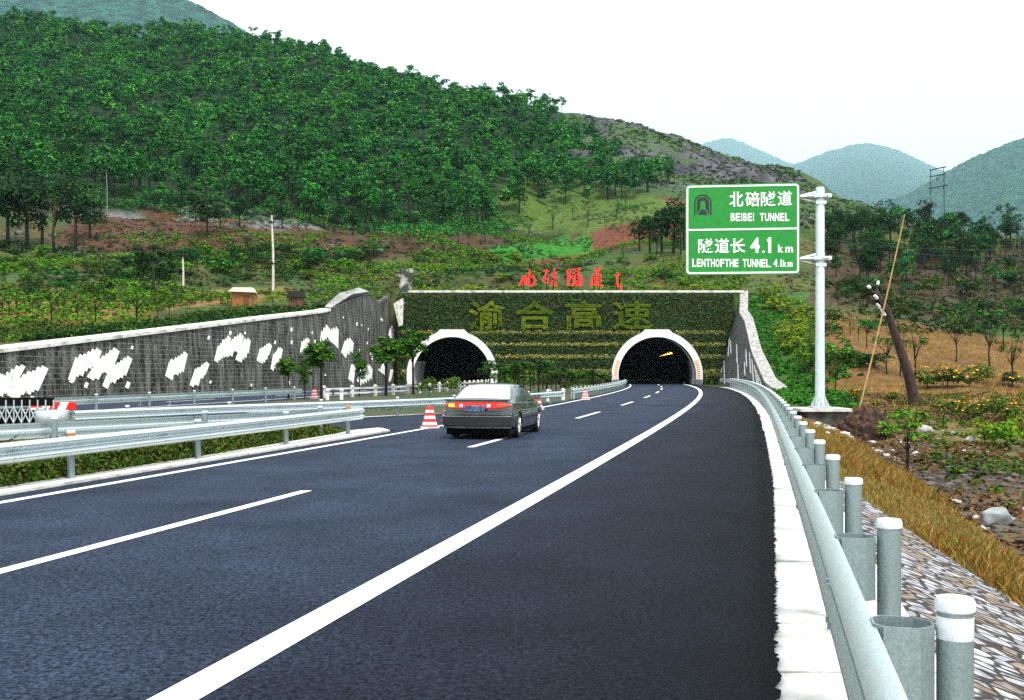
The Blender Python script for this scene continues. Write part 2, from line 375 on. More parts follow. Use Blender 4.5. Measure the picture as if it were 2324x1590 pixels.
# kinds of ground, as patches in the bearing/row of the photograph's map, looked up by world position
def ground_colour(x, y, z):
    u = U0+FP*x/np.maximum(y, 1); v = V0-(z-HC)*FP/np.maximum(y, 1)
    wob = rough(x*0.8, y*0.8)*6; wob2 = rough(x*0.5+90, y*0.5)*5
    uu = u+wob*1.5; vv = v+wob2*1.3
    n = len(x); c = np.tile(np.array([0.03, 0.065, 0.014]), (n, 1))
    def put(mask, col, a=1.0):
        m = (np.clip(mask, 0, 1)*a)[:, None]; c[:] = c*(1-m)+np.array(col)*m
    def band(q, a, b, s): return sst((q-a)/s)*sst((b-q)/s)
    put(sst((rough(x*0.9+30, y*0.9)*0.5+0.4)), (0.09, 0.08, 0.02), 0.45)                    # dry tufts
    put(sst((rough(x*1.3, y*1.3+77)-0.3)), (0.07, 0.035, 0.018), 0.45)                       # bare earth
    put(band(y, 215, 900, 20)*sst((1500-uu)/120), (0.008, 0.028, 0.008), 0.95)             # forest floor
    put(band(uu, 120, 830, 60)*band(vv, 448+(uu-150)*0.09, 566+(uu-150)*0.02, 14), (0.066, 0.030, 0.018))  # red clearing
    put(band(uu, 150, 760, 40)*band(vv, 452+(uu-150)*0.085, 505+(uu-150)*0.06, 10)*sst(rough(x*1.1, y*1.1)*0.8), (0.12, 0.12, 0.12))
    put(band(uu, 760, 1180, 50)*band(vv, 520, 585, 16), (0.045, 0.018, 0.011), 0.8)
    put(band(uu, 1120, 1620, 50)*band(vv, 425, 530, 16), (0.065, 0.11, 0.018), 0.85)
    put(band(uu, 1190, 1640, 30)*band(vv-(1480-uu)*0.20, 480, 568, 9), (0.10, 0.032, 0.018))
    put(band(u, 1105, 1350, 12)*band(v+(1230-u)*-0.10, 545, 592, 7), (0.02, 0.13, 0.010))
    put(band(u, 1270, 2110, 25)*sst((430+(u-1270)*0.12-v)/18), (0.04, 0.075, 0.024))
    rk = band(u, 1270, 1840, 40)*sst((408+(u-1300)*0.1-v)/18)*sst(rough(x*0.7+11, y*1.6)*0.5+0.55)
    put(rk, (0.075, 0.075, 0.085)); put(rk*sst(rough(x*2, y*2)*0.9-0.1), (0.03, 0.03, 0.035), 0.8)
    put(band(uu, 1830, 3200, 30)*band(vv, 545, 735, 25), (0.042, 0.028, 0.015), 0.9)
    put(band(uu, 1780, 3200, 30)*band(vv, 735, 915, 20), (0.13, 0.07, 0.024), 0.95)
    put(band(uu, 1780, 3200, 30)*band(vv, 880, 1010, 20), (0.14, 0.09, 0.035), 0.8)
    put(band(uu, 1680, 1850, 20)*band(vv, 660, 930, 20), (0.03, 0.08, 0.012))
    put(band(uu, -600, 700, 60)*band(vv-(uu*-0.10), 690, 760, 12), (0.20, 0.11, 0.035), 0.75)   # straw above the wall
    put(sst((60-y)/4)*sst((x-XE(y)-3.1)/0.5), (0.055, 0.038, 0.028))
    put(sst((60-y)/4)*sst((x-XE(y)-3.1)/0.5)*sst(rough(x*2.1, y*2.1)), (0.11, 0.07, 0.03))
    put(sst((60-y)/4)*sst((x-XE(y)-7)/2)*sst(rough(x*1.1+8, y*1.1)+0.3), (0.10, 0.10, 0.035), 0.8)
    return c

def build_terrain():
    us = np.concatenate([np.arange(-1500, -40, 40.0), np.arange(-40, 2380, 7.0), np.arange(2380, 4001, 45.0)])
    ys = np.concatenate([np.arange(1.5, 30, 0.4), np.arange(30, 86, 0.9), np.arange(86, 134, 0.8), np.arange(134, 142, 0.25), np.arange(142, 240, 1.6), np.arange(240, 640, 3.5), np.arange(640, 1000, 30)])
    UU, YY = np.meshgrid(us, ys, indexing='ij'); X = (UU-U0)*YY/FP
    x, y = X.ravel(), YY.ravel(); z = H(x, y); V = np.stack([x, y, z], 1)
    a, b = UU.shape; idx = np.arange(a*b).reshape(a, b)
    F = np.stack([idx[:-1, :-1], idx[1:, :-1], idx[1:, 1:], idx[:-1, 1:]], -1).reshape(-1, 4)
    fx, fy, fz = x[F].mean(1), y[F].mean(1), z[F]        # the hill is open where the two tunnels enter it
    hole = (fz.max(1)-fz.min(1) > 3) & (fy > 136) & (fy < 138.5) & ((np.abs(fx-18.5) < 6.5) | (np.abs(fx+7.6) < 6.5))
    F = F[~hole]
    me = mesh_np('hillside', V, F, M['terrain'], True)
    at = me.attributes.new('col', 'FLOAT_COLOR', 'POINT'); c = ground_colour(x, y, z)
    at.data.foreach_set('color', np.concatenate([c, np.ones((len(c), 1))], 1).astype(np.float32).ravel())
    o = link('hillside', me); tag(o, kind='structure')
    m = MB(); m.add([(-20000, -300, -30), (20000, -300, -30), (20000, 19000, -30), (-20000, 19000, -30)], [(0, 1, 2, 3)])
    g = m.build('ground', solid('valley_ground', (0.05, 0.08, 0.03), 0.95)); tag(g, kind='structure')
build_terrain()

# far mountains that fade into the air
M['farwood'] = solid('far_woodland', (0.001, 0.018, 0.014), 0.95, c2=(0.014, 0.075, 0.040), scale=0.028, detail=14, lo=0.42, hi=0.6, spec=0.0)
def mountain(name, crest, thick, nz=26, jag=1.0):
    """crest: (u, v, depth) points of the skyline; slopes fall towards the viewer and away"""
    us = np.arange(crest[0][0], crest[-1][0]+1, 5.0)
    cu = [c[0] for c in crest]; vv = np.interp(us, cu, [c[1] for c in crest]); dd = np.interp(us, cu, [c[2] for c in crest])
    rs = np.random.RandomState(len(us)); V = []
    zc = HC-(vv-V0)*dd/FP; xc = (us-U0)*dd/FP
    zc = zc+np.convolve(rs.uniform(-1, 1, len(us)), [0.25, 0.5, 0.25], 'same')*dd*0.0009*jag
    kz = np.ones(9)/9; zc = np.convolve(np.pad(zc, 4, mode='edge'), kz, 'valid')+rs.uniform(-1, 1, len(us))*dd*0.0007
    for k in range(nz+8):
        t = (nz-k)/nz                                    # 1 far foot .. 0 crest .. on the near side
        if k <= nz: y = dd-thick*(1-k/nz)**1.1; z = zc*(k/nz)**0.8-20*(1-k/nz)
        else: y = dd+(k-nz)*thick*0.12; z = zc-(k-nz)**2*thick*0.008
        n = np.array([noise.noise(Vector((a*0.004, b*0.004, 3.3)))*0.5+noise.noise(Vector((a*0.013, b*0.013, 9.3)))*0.2 for a, b in zip(xc, y)])
        V.append(np.stack([xc*y/dd, y, z+n*min(thick, 1500)*0.12*max(0.0, 1-k/nz)], 1))
    V = np.concatenate(V); a, b = nz+8, len(us); idx = np.arange(a*b).reshape(a, b)
    F = np.stack([idx[:-1, :-1], idx[:-1, 1:], idx[1:, 1:], idx[1:, :-1]], -1).reshape(-1, 4)
    o = link(name, mesh_np(name, V, F, M['farwood'], True)); tag(o, kind='structure')
mountain('mountain', [(-900, -260, 3750), (-300, -130, 3750), (100, -70, 3750), (300, -40, 3750), (428, -2, 3750), (470, 22, 3750), (520, 48, 3750), (560, 72, 3750), (640, 112, 3750), (800, 200, 3750), (1000, 330, 3750)], 1650)
mountain('mountain', [(1850, 520, 5400), (2060, 440, 5400), (2150, 388, 5400), (2190, 366, 5400), (2240, 344, 5325), (2290, 325, 5250), (2324, 312, 5250), (2500, 250, 5250), (3200, 150, 5250)], 2400)
mountain('mountain', [(1400, 430, 13500), (1700, 405, 13950), (1780, 384, 14100), (1850, 354, 14250), (1905, 336, 14400), (1950, 325, 14400), (2000, 328, 14400), (2060, 350, 14250), (2110, 374, 14100), (2150, 394, 13800), (2300, 470, 13500)], 10200, nz=36, jag=0.15)
mountain('mountain', [(1300, 390, 17250), (1560, 340, 17250), (1620, 318, 17250), (1650, 312, 17250), (1690, 324, 17250), (1740, 348, 17250), (1800, 374, 17250), (1900, 400, 17250)], 10500, nz=36, jag=0.15)

# ------------------------------------------------------------------ roads and markings
def ribbon(name, y0, y1, xa, xb, z, mat, step=1.0, wear=None, jag=0.0, seed=1, kind='structure', across=1):
    ys = np.arange(y0, y1+step*0.5, step); rs = np.random.RandomState(seed)
    A = xa(ys); B = xb(ys)
    if jag: B = B+rs.uniform(-jag, jag, len(ys))+np.where(rs.rand(len(ys)) > 0.9, jag*1.2, 0)
    ts = np.linspace(0, 1, across+1)
    X = A[:, None]*(1-ts)+B[:, None]*ts; Yg = np.repeat(ys[:, None], across+1, 1)
    V = np.stack([X.ravel(), Yg.ravel(), np.full(X.size, z)], 1)
    n, k = X.shape; idx = np.arange(n*k).reshape(n, k)
    F = np.stack([idx[:-1, :-1], idx[:-1, 1:], idx[1:, 1:], idx[1:, :-1]], -1).reshape(-1, 4)[:, ::-1]
    me = mesh_np(name, V, F, mat)
    if wear is not None:
        at = me.attributes.new('wear', 'FLOAT', 'POINT')
        at.data.foreach_set('value', np.array([wear(a, b) for a, b in zip(V[:, 0], V[:, 1])], dtype=np.float32))
    o = link(name, me); tag(o, kind=kind); return o
def road_wear(x, y):
    o = x-float(XD(y))
    return float(np.interp(o, [-5, -3.5, -1.7, 0, 1.2, 3.2, 3.9, 5.4, 6.8], [0.75, 0.95, 1.12, 0.95, 1.1, 0.85, 0.5, 0.3, 0.08]))
ribbon('road', -3, 30, lambda y: XD(y)-4.0, lambda y: XE(y)-np.interp(y, [0, 7, 16], [0.15, 0.13, 0.0]), 0.006, M['asphalt'], 0.045, road_wear, 0.018, across=22)
ribbon('road', 30.02, 200, lambda y: XD(y)-4.0, XE, 0.006, M['asphalt'], 0.5, road_wear, 0.03, across=22)
ribbon('road', 2, 200, lambda y: XL(y)-6.2, lambda y: XL(y)+5.3, 0.006, M['asphalt'], 2.0, lambda x, y: 1.0, across=4)
mk = lambda name, y0, y1, o, wd, base=XD: ribbon(name, y0, y1, lambda y: base(y)+o-wd/2, lambda y: base(y)+o+wd/2, 0.011, M['paint'], 0.4)
mk('road_marking', -3, 136, 3.5, 0.27)
mk('road_marking', -3, 136, -3.45, 0.17)
for k in range(-1, 9):
    y0 = 9.45+14.62*k
    mk('road_marking', y0-(0.9 if k == 0 else 0), y0+5.85, 0.0, 0.17)
mk('road_marking', 20, 136, -3.7, 0.17, XL); mk('road_marking', 20, 136, 3.7, 0.17, XL)
for k in range(0, 8): mk('road_marking', 30+14.6*k, 35.8+14.6*k, 0.0, 0.16, XL)

def kerb_slabs():
    m = MB(); y = 0.2; rs = random.Random(3)
    while y < 112:
        L = 1.2 if y < 60 else 2.4
        x0, x1 = float(XE(y))-0.3, float(XE(y+L-0.02))-0.3; wd = 1.13+rs.uniform(-0.02, 0.02); dz = rs.uniform(-0.006, 0.004)
        a, b = y+0.02, y+L-0.02
        top = [(x0, a), (x0+wd, a), (x1+wd, b), (x1, b)]
        m.add([(p[0], p[1], -0.015+dz) for p in top]+[(p[0], p[1], -0.35) for p in top], [(0, 1, 2, 3), (7, 6, 5, 4), (0, 4, 5, 1), (1, 5, 6, 2), (2, 6, 7, 3), (3, 7, 4, 0)])
        y += L
    o = m.build('kerb', M['concrete']); tag(o, kind='structure')
kerb_slabs()
# ------------------------------------------------------------------ retaining wall on the left
def set_along(o, vals):
    at = o.data.attributes.new('along', 'FLOAT_VECTOR', 'POINT')
    at.data.foreach_set('vector', np.array(vals, dtype=np.float32).ravel())
WB = 0.055
def wall_pt(Y, z, off=0.0): return (float(XW(Y))-WB*z+off, Y, z)
def on_wall(u, v):                                       # line of sight -> (Y, z) on the wall face
    lo, hi = 20.0, 136.0
    for _ in range(50):
        Y = (lo+hi)/2; z = HC-(v-V0)*Y/FP
        if (u-U0)*Y/FP < float(XW(Y))-WB*z: hi = Y
        else: lo = Y
    return Y, HC-(v-V0)*Y/FP
rw = thing('retaining_wall', 'long dark stained stone retaining wall with white slanted bars left of the far carriageway', 'retaining wall', (float(XW(80)), 80, 0))
def local(o): o.location = -Vector(o.parent.location); return o
def retaining_wall():
    ys = np.concatenate([np.arange(12, 105, 1.5), np.arange(105, 135.3, 0.75)]); m = MB(); al = []
    for Y in ys:
        zt = float(ZW(Y))
        for t in np.linspace(-0.05, 1, 9):
            z = zt*t; m.v.append(wall_pt(Y, z)); al.append((Y*1.03, z, 0))
        m.v.append((float(XW(Y))-1.3, Y, zt)); al.append((Y*1.03, zt+1, 0))
        m.v.append((float(XW(Y))-1.3, Y, -0.2)); al.append((Y*1.03, zt+1, 0))
    k = 11; n = len(ys)
    fs = [(i*k+j, (i+1)*k+j, (i+1)*k+j+1, i*k+j+1) for i in range(n-1) for j in range(k-1)]
    m.f += fs; m.m += [0]*len(fs)
    o = m.build('wall', M['stone'], rw); set_along(o, al); local(o)
    # coping
    c = MB(); P2 = []
    for a, b in ((12, 110),):
        yy = np.arange(a, b, 2.0)
        for i, Y in enumerate(yy):
            zt = float(ZW(Y)); x = wall_pt(Y, zt)[0]
            P2 += [(x+0.12, Y, zt-0.2), (x+0.12, Y, zt+0.02), (x-0.9, Y, zt+0.10), (x-0.9, Y, zt-0.2)]
        n = len(yy)
        c.add(P2, [(i*4+j, i*4+(j+1) % 4, (i+1)*4+(j+1) % 4, (i+1)*4+j) for i in range(n-1) for j in range(4)]+[(0, 1, 2, 3), tuple((n-1)*4+j for j in (3, 2, 1, 0))])
    local(c.build('coping', M['coping'], rw))
    # pale bars
    g4 = lambda x, y: (x/2.9931, 529.6+y/2.9931)
    g5 = lambda x, y: (774.1+x/2.9931, 529.6+y/2.9931)
    G = [(g4, (0,1090),(25,960),(85,1040),(155,895),4),(g4,(-90,1120),(-55,975),(-20,1085),(10,965),3),(g4,(65,1120),(145,985),(235,1060),(305,905),5),
         (g4,(480,1000),(530,850),(625,905),(670,790),5),(g4,(610,990),(690,860),(740,905),(790,790),4),(g4,(710,1045),(765,910),(835,950),(880,845),5),
         (g4,(1135,990),(1160,880),(1230,920),(1260,815),5),(g4,(1300,1050),(1335,935),(1380,960),(1410,885),5),(g4,(1465,865),(1490,770),(1530,820),(1555,700),4),
         (g4,(1540,835),(1570,740),(1620,780),(1640,685),4),(g4,(1610,870),(1640,770),(1675,815),(1690,720),4),(g4,(1755,885),(1775,790),(1815,830),(1835,755),4),
         (g4,(1845,915),(1865,825),(1895,865),(1910,785),4),(g4,(2045,830),(2055,740),(2075,790),(2095,715),3),(g4,(2185,740),(2195,680),(2220,700),(2225,635),2),
         (g4,(2240,740),(2240,660),(2285,770),(2290,650),3),(g5,(15,840),(40,745),(60,800),(70,725),2),(g5,(330,715),(340,660),(355,720),(362,640),2),
         (g5,(55,1000),(75,900),(75,1010),(90,900),2),(g5,(120,1030),(145,930),(195,990),(200,905),4),(g5,(270,950),(285,900),(290,960),(300,890),2),(g5,(325,1000),(340,930),(335,1000),(350,930),2)]
    m = MB(); rs = random.Random(4)
    def slab(b, t, wd):
        q = [(b[0]-wd/2, b[1]+0.22*wd), (b[0]+wd/2, b[1]-0.18*wd), (t[0]+wd/2, t[1]-0.22*wd), (t[0]-wd/2, t[1]+0.18*wd)]
        vs = [wall_pt(Y, z, 0.05) for Y, z in q]+[wall_pt(Y, z, -0.05) for Y, z in q]
        m.add(vs, [(0,1,2,3),(7,6,5,4),(0,4,5,1),(1,5,6,2),(2,6,7,3),(3,7,4,0)])
    for g, b0, t0, b1, t1, n in G:
        n = int(round(n*1.3)) if n > 1 else 1
        B0, T0, B1, T1 = (np.array(on_wall(*g(*q))) for q in (b0, t0, b1, t1))
        wd = abs(B1[0]-B0[0])/max(n-1, 1)*1.12
        for k in range(n):
            f = k/max(n-1, 1); b = B0+(B1-B0)*f; t = T0+(T1-T0)*f
            b = b+(0, rs.uniform(-0.22, 0.12)); t = t+(0, rs.uniform(-0.06, 0.06)); slab(b, t, wd)
    for _ in range(46):                                   # single pale stones between the groups
        Y = rs.uniform(57, 130); z = rs.uniform(0.4, 0.85*ZW(Y)); s = rs.uniform(0.1, 0.26)
        slab((Y, z), (Y+s*1.2, z+s*1.6), s*1.1)
    local(m.build('pale_stone_bars', M['barwhite'], rw))
retaining_wall()
# sprayed concrete shoulder behind the top of the wall
m = MB(); q = [P(742, 707, 108), P(800, 670, 116), P(838, 664, 123), P(815, 655, 127), P(770, 668, 118), P(740, 695, 111)]
m.add([p+Vector((0, 0, 0.1)) for p in q]+[p+Vector((-2.5, 1.5, -2.0)) for p in q], [(0,1,2,3,4,5),(11,10,9,8,7,6)]+[(i, i+6, (i+1) % 6+6, (i+1) % 6) for i in range(6)])
tag(m.build('concrete_apron', solid('sprayed_concrete', (0.33, 0.33, 0.32), 0.9, c2=(0.14, 0.14, 0.14), scale=0.9, bump=0.5, bscale=3)), 'grey sprayed concrete apron behind the highest corner of the left wall', 'concrete apron')
m = MB(); rs = random.Random(8); p0 = P(921, 690, 136.6)
for k in range(9):
    z = 10.4+k*0.46; wd = 1.9-0.05*k+rs.uniform(-0.2, 0.2)
    m.box((p0.x+rs.uniform(-0.12, 0.12), 137.1, z), (wd, 1.2+rs.uniform(-0.2, 0.2), 0.46), rs.uniform(-0.12, 0.12))
for dx in (-0.7, 0.0, 0.65): m.box((p0.x+dx, 137.0, 14.6+rs.uniform(-0.1, 0.2)), (0.5, 0.8, 0.6), rs.uniform(-0.3, 0.3))
tag(m.build('stone_pillar', solid('lichened_stone', (0.55, 0.55, 0.52), 0.9, c2=(0.03, 0.045, 0.025), scale=1.1, bump=0.5, bscale=4, lo=0.38, hi=0.6)), 'rough stone pillar at the left end of the hedge covered portal wall', 'pillar')
# pale return at the left end of the portal wall
m = MB(); a, b, c, d = P(893, 690, 133), P(918, 674, 135), P(914, 738, 134.6), P(905, 742, 134.2)
m.add([a, b, c, d]+[Vector(p)+Vector((0, 0.5, 0)) for p in (a, b, c, d)], [(0,1,2,3),(7,6,5,4),(0,4,5,1),(1,5,6,2),(2,6,7,3),(3,7,4,0)])
tag(m.build('end_buttress', M['coping']), 'narrow pale concrete buttress where the left wall meets the portal wall', 'buttress')

# ------------------------------------------------------------------ wing wall on the right
ww = thing('wing_wall', 'grey sloping wing wall with white upright bars right of the near tunnel portal', 'wing wall', (float(XRB(110)), 110, 0))
def wing_pt(Y, z, off=0.0): return (float(XRB(Y))+0.26*z-off, Y, z)
def on_wing(u, v):
    lo, hi = 80.0, 136.0
    for _ in range(50):
        Y = (lo+hi)/2; z = HC-(v-V0)*Y/FP
        if (u-U0)*Y/FP > wing_pt(Y, z)[0]: hi = Y
        else: lo = Y
    return Y, HC-(v-V0)*Y/FP
M['wingcap'] = solid('streaked_cap_stone', (0.36, 0.35, 0.33), 0.9, c2=(0.10, 0.10, 0.095), scale=2.6, bump=0.5, bscale=6, lo=0.45, hi=0.7)
def wing_wall():
    ys = np.arange(86, 135.3, 0.7); m = MB(); al = []
    for Y in ys:
        zt = float(ZR(Y))
        for t in np.linspace(-0.05, 1, 7):
            z = zt*t; m.v.append(wing_pt(Y, z)); al.append((Y, z, 0))
        m.v.append((wing_pt(Y, zt)[0]+0.6, Y, zt-0.02)); al.append((Y, zt+0.6, 0))
        m.v.append((wing_pt(Y, zt)[0]+0.6, Y, -0.3)); al.append((Y, zt+1, 0))
    k = 9; n = len(ys); fs = [(i*k+j, i*k+j+1, (i+1)*k+j+1, (i+1)*k+j) for i in range(n-1) for j in range(k-1)]
    m.f += fs; m.m += [0]*len(fs); o = m.build('wall', M['stone_r'], ww); set_along(o, al); local(o)
    c = MB(); vs = []; ys = np.concatenate([np.arange(86, 122, 1.5), np.arange(122, 136, 0.6)])
    for Y in ys:
        zt = float(ZR(Y)); x = wing_pt(Y, zt)[0]
        vs += [(x-0.07, Y, zt-0.16), (x-0.07, Y, zt+0.05), (x+0.95, Y, zt+0.32), (x+0.95, Y, zt-0.3)]
    n = len(ys)
    c.add(vs, [(i*4+j, (i+1)*4+j, (i+1)*4+(j+1) % 4, i*4+(j+1) % 4) for i in range(n-1) for j in range(4)]+[(3, 2, 1, 0), tuple((n-1)*4+j for j in range(4))])
    local(c.build('coping', M['wingcap'], ww))
    f = lambda x, y: (1298.6+x/5.3864, 607.1+y/5.3864); b = MB()
    for x, y0, y1 in ((1855,640,790),(1905,800,1090),(1940,890,1060),(2015,940,1180),(1820,1080,1290),(1860,1140,1430),(2130,1000,1220),(2180,1010,1300),(2215,1080,1500),(2030,1180,1420),(2250,1130,1540),(2110,1150,1330),(1790,1200,1290),(2275,1190,1530),(2300,1260,1560)):
        Y0, z0 = on_wing(*f(x, y1)); Y1, z1 = on_wing(*f(x, y0)); w2 = 0.55
        z1 = min(z1, float(ZR(Y1-w2))-0.3); z0 = max(z0, 0.15)
        if z1 < z0+0.2: continue
        q = [(Y0-w2, z0), (Y0+w2, z0+0.2), (Y1+w2*0.8, z1), (Y1-w2*0.8, z1-0.2)]
        vs = [wing_pt(Y, z, 0.05) for Y, z in q]+[wing_pt(Y, z, -0.05) for Y, z in q]
        b.add(vs, [(0,1,2,3),(7,6,5,4),(0,4,5,1),(1,5,6,2),(2,6,7,3),(3,7,4,0)])
    local(b.build('pale_stone_bars', M['barwhite'], ww))
wing_wall()

# ------------------------------------------------------------------ portal wall with its planted front
PY = 135.0
PORT = [(-7.6, 'left'), (18.42, 'right')]
R_IN, R_OUT, ZC = 4.93, 5.78, 1.1
def arch_low(x):
    z = -0.1
    for cx, _ in PORT:
        d = abs(x-cx)
        if d < 5.5: z = max(z, ZC+math.sqrt(5.5**2-d*d))
    return z
ZT = 11.72
HX0, HX1 = -14.1, 27.2
hw = thing('portal_wall', 'tall portal wall planted with dark hedges and yellow green hedge lettering around both tunnels', 'portal wall', (6.5, PY, 0))
m = MB(); xs = np.linspace(HX0-0.4, HX1+1.2, 240)
for a, b in zip(xs[:-1], xs[1:]):
    la, lb = arch_low(a), arch_low(b)
    n0 = len(m.v); y0, y1 = PY, PY+1.6
    m.add([(a, y0, la), (b, y0, lb), (b, y0, ZT), (a, y0, ZT), (a, y1, la), (b, y1, lb), (b, y1, ZT), (a, y1, ZT)], [(0,1,2,3), (3,2,6,7), (0,4,5,1), (7,6,5,4)])
local(m.build('wall', solid('planter_earth', (0.03, 0.035, 0.018), 0.95, c2=(0.07, 0.05, 0.03), scale=1.5, bump=0.6, bscale=5), hw))
m = MB(); m.box(((HX0+HX1)/2+1.6, PY+0.55, ZT+0.14), (HX1-HX0+1.6, 1.35, 0.28)); local(m.build('coping', M['coping'], hw))

def quads(C, N, size, rs, asp=0.6):
    """leaf shaped faces: centres, normals -> vertex and face arrays"""
    n = len(C); N = N/np.maximum(np.linalg.norm(N, axis=1, keepdims=True), 1e-6)
    r = rs.normal(size=(n, 3)); T = np.cross(N, r); T /= np.maximum(np.linalg.norm(T, axis=1, keepdims=True), 1e-6); B = np.cross(N, T)
    s = (size*rs.uniform(0.6, 1.35, n))[:, None]
    V = np.stack([C-T*s, C-B*s*asp+T*s*0.1, C+T*s, C+B*s*asp+T*s*0.1], 1).reshape(-1, 3)
    return V, np.arange(n*4).reshape(n, 4)
def leafy(name, C, N, size, mat, parent=None, rs=None, asp=0.6):
    V, F = quads(C, N, size, rs or np.random.RandomState(1), asp)
    return link(name, mesh_np(name, V, F, mat), parent)
M['hedge_dark'] = foliage('dark_hedge_leaf', [(0.010, 0.026, 0.008), (0.026, 0.072, 0.014), (0.055, 0.060, 0.024), (0.042, 0.12, 0.018)], var=0.1, trans=0.1)
M['hedge_gold'] = foliage('yellow_green_hedge_leaf', [(0.015, 0.04, 0.005), (0.10, 0.17, 0.012), (0.21, 0.25, 0.018), (0.05, 0.12, 0.010)], var=0.1, trans=0.15)
M['hedge_straw'] = foliage('straw_hedge_leaf', [(0.10, 0.12, 0.02), (0.30, 0.28, 0.06), (0.42, 0.37, 0.13), (0.16, 0.20, 0.03)], var=0.1, trans=0.15)
TIERS = [(6.85, 0.42), (5.30, 0.36), (3.78, 0.42), (1.95, 0.85)]   # rows of pale hedge: height, thickness
_r = np.random.RandomState(2)
def in_arch(x, z, r=5.6):
    k = np.zeros(len(x), bool)
    for cx, _ in PORT: k |= ((np.abs(x-cx) < r) & (z < ZC+np.sqrt(np.maximum(r*r-(x-cx)**2, 0))))
    return k
n = 34000; x = _r.uniform(HX0-0.5, HX1+1.1, n); z = _r.uniform(0.0, ZT-0.05, n)
step = np.interp(z, [0, 1.5, 1.6, 3.5, 3.6, 5.0, 5.1, 6.6, 6.7, 12], [-0.75, -0.75, -0.55, -0.55, -0.4, -0.4, -0.25, -0.25, -0.1, -0.1])
y = PY+step-_r.uniform(0, 0.22, n); k = ~in_arch(x, z)
C = np.stack([x, y, z], 1)[k]; N = _r.normal(size=(len(C), 3))*0.7+np.array([0, -1, 0.5])
local(leafy('hedge_panel', C, N, 0.15, M['hedge_dark'], hw, _r))
m = MB()                                                  # earth steps under the rows
for zt, th in TIERS:
    segs = []; prev = None; xs = np.arange(HX0, HX1, 0.4)
    ok = ~in_arch(xs, np.full(len(xs), zt-th), 5.75); s = None
    for i, xx in enumerate(xs):
        if ok[i] and s is None: s = xx
        if (not ok[i] or i == len(xs)-1) and s is not None: segs.append((s, xx)); s = None
    d = {6.85: 0.28, 5.30: 0.42, 3.78: 0.58, 1.95: 0.75}[zt]
    q = MB(); Cx = []
    for a, b in segs:
        q.box(((a+b)/2, PY-d/2-0.003, zt-th/2-0.1), (b-a, d, th*0.7)); nn = int((b-a)*th*190)
        Cx.append(np.stack([_r.uniform(a, b, nn), PY-d-_r.uniform(-0.25, 0.24, nn), zt-th*0.5+th*_r.uniform(-0.55, 0.5, nn)+0.06*np.sin(np.linspace(0, 40, nn))], 1))
    base = q.build('hedge_row', M['hedge_straw'], hw); local(base)
    C = np.concatenate(Cx); o = leafy('leaves', C, _r.normal(size=(len(C), 3))*0.8+np.array([0, -0.6, 0.6]), 0.12, M['hedge_straw'], base, _r); 
# clipped hedge characters
def glyph_tris(ch, bold=0.0, res=3):
    """filled outline of a written character: triangles in the unit square, from Blender's own built-in typeface"""
    c = bpy.data.curves.new('glyph', 'FONT'); c.body = ch; c.resolution_u = res; c.offset = bold
    o = bpy.data.objects.new('glyph', c); COL.objects.link(o); bpy.context.view_layer.update()
    me = bpy.data.meshes.new_from_object(o.evaluated_get(bpy.context.evaluated_depsgraph_get()))
    me.calc_loop_triangles()
    V = np.array([v.co[:] for v in me.vertices]); T = np.array([t.vertices[:] for t in me.loop_triangles])
    bpy.data.objects.remove(o); bpy.data.curves.remove(c); bpy.data.meshes.remove(me)
    return V, T
GL = [('渝', 1064, 1146), ('合', 1168, 1258), ('高', 1282, 1366), ('速', 1389, 1478)]
for ch, ua, ub in GL:
    V, T = glyph_tris(ch, 0.018); V = V[:, :2]-V[:, :2].min(0); V = V/V.max(0)
    xa, xb = (ua-U0)*PY/FP, (ub-U0)*PY/FP; za, zb = HC-(749-V0)*PY/FP, HC-(684-V0)*PY/FP
    A = np.stack([xa+V[:, 0]*(xb-xa), za+V[:, 1]*(zb-za)], 1)
    m = MB(); nv = len(A)
    vs = [(p[0], PY-0.42, p[1]) for p in A]; vs += [(p[0], PY-0.05, p[1]) for p in A]
    ed = {}
    for t in T:
        for a, b in ((t[0], t[1]), (t[1], t[2]), (t[2], t[0])): ed[(a, b)] = 1
    fs = [tuple(t) for t in T]+[(a, b, b+nv, a+nv) for a, b in ed if (b, a) not in ed]
    m.add(vs, fs); base = m.build('hedge_letter', M['hedge_gold'], hw); local(base)
    p0, p1, p2 = A[T[:, 0]], A[T[:, 1]], A[T[:, 2]]
    ar = np.abs((p1[:, 0]-p0[:, 0])*(p2[:, 1]-p0[:, 1])-(p1[:, 1]-p0[:, 1])*(p2[:, 0]-p0[:, 0]))/2
    nn = int(ar.sum()*120); i = _r.choice(len(T), nn, p=ar/ar.sum()); a, b = _r.rand(nn), _r.rand(nn); f = a+b > 1; a[f], b[f] = 1-a[f], 1-b[f]
    Q = p0[i]+(p1[i]-p0[i])*a[:, None]+(p2[i]-p0[i])*b[:, None]
    C = np.stack([Q[:, 0], PY-0.45-_r.uniform(-0.1, 0.13, nn), Q[:, 1]], 1)
    leafy('leaves', C, _r.normal(size=(nn, 3))*0.7+np.array([0, -0.8, 0.6]), 0.085, M['hedge_gold'], base, _r)

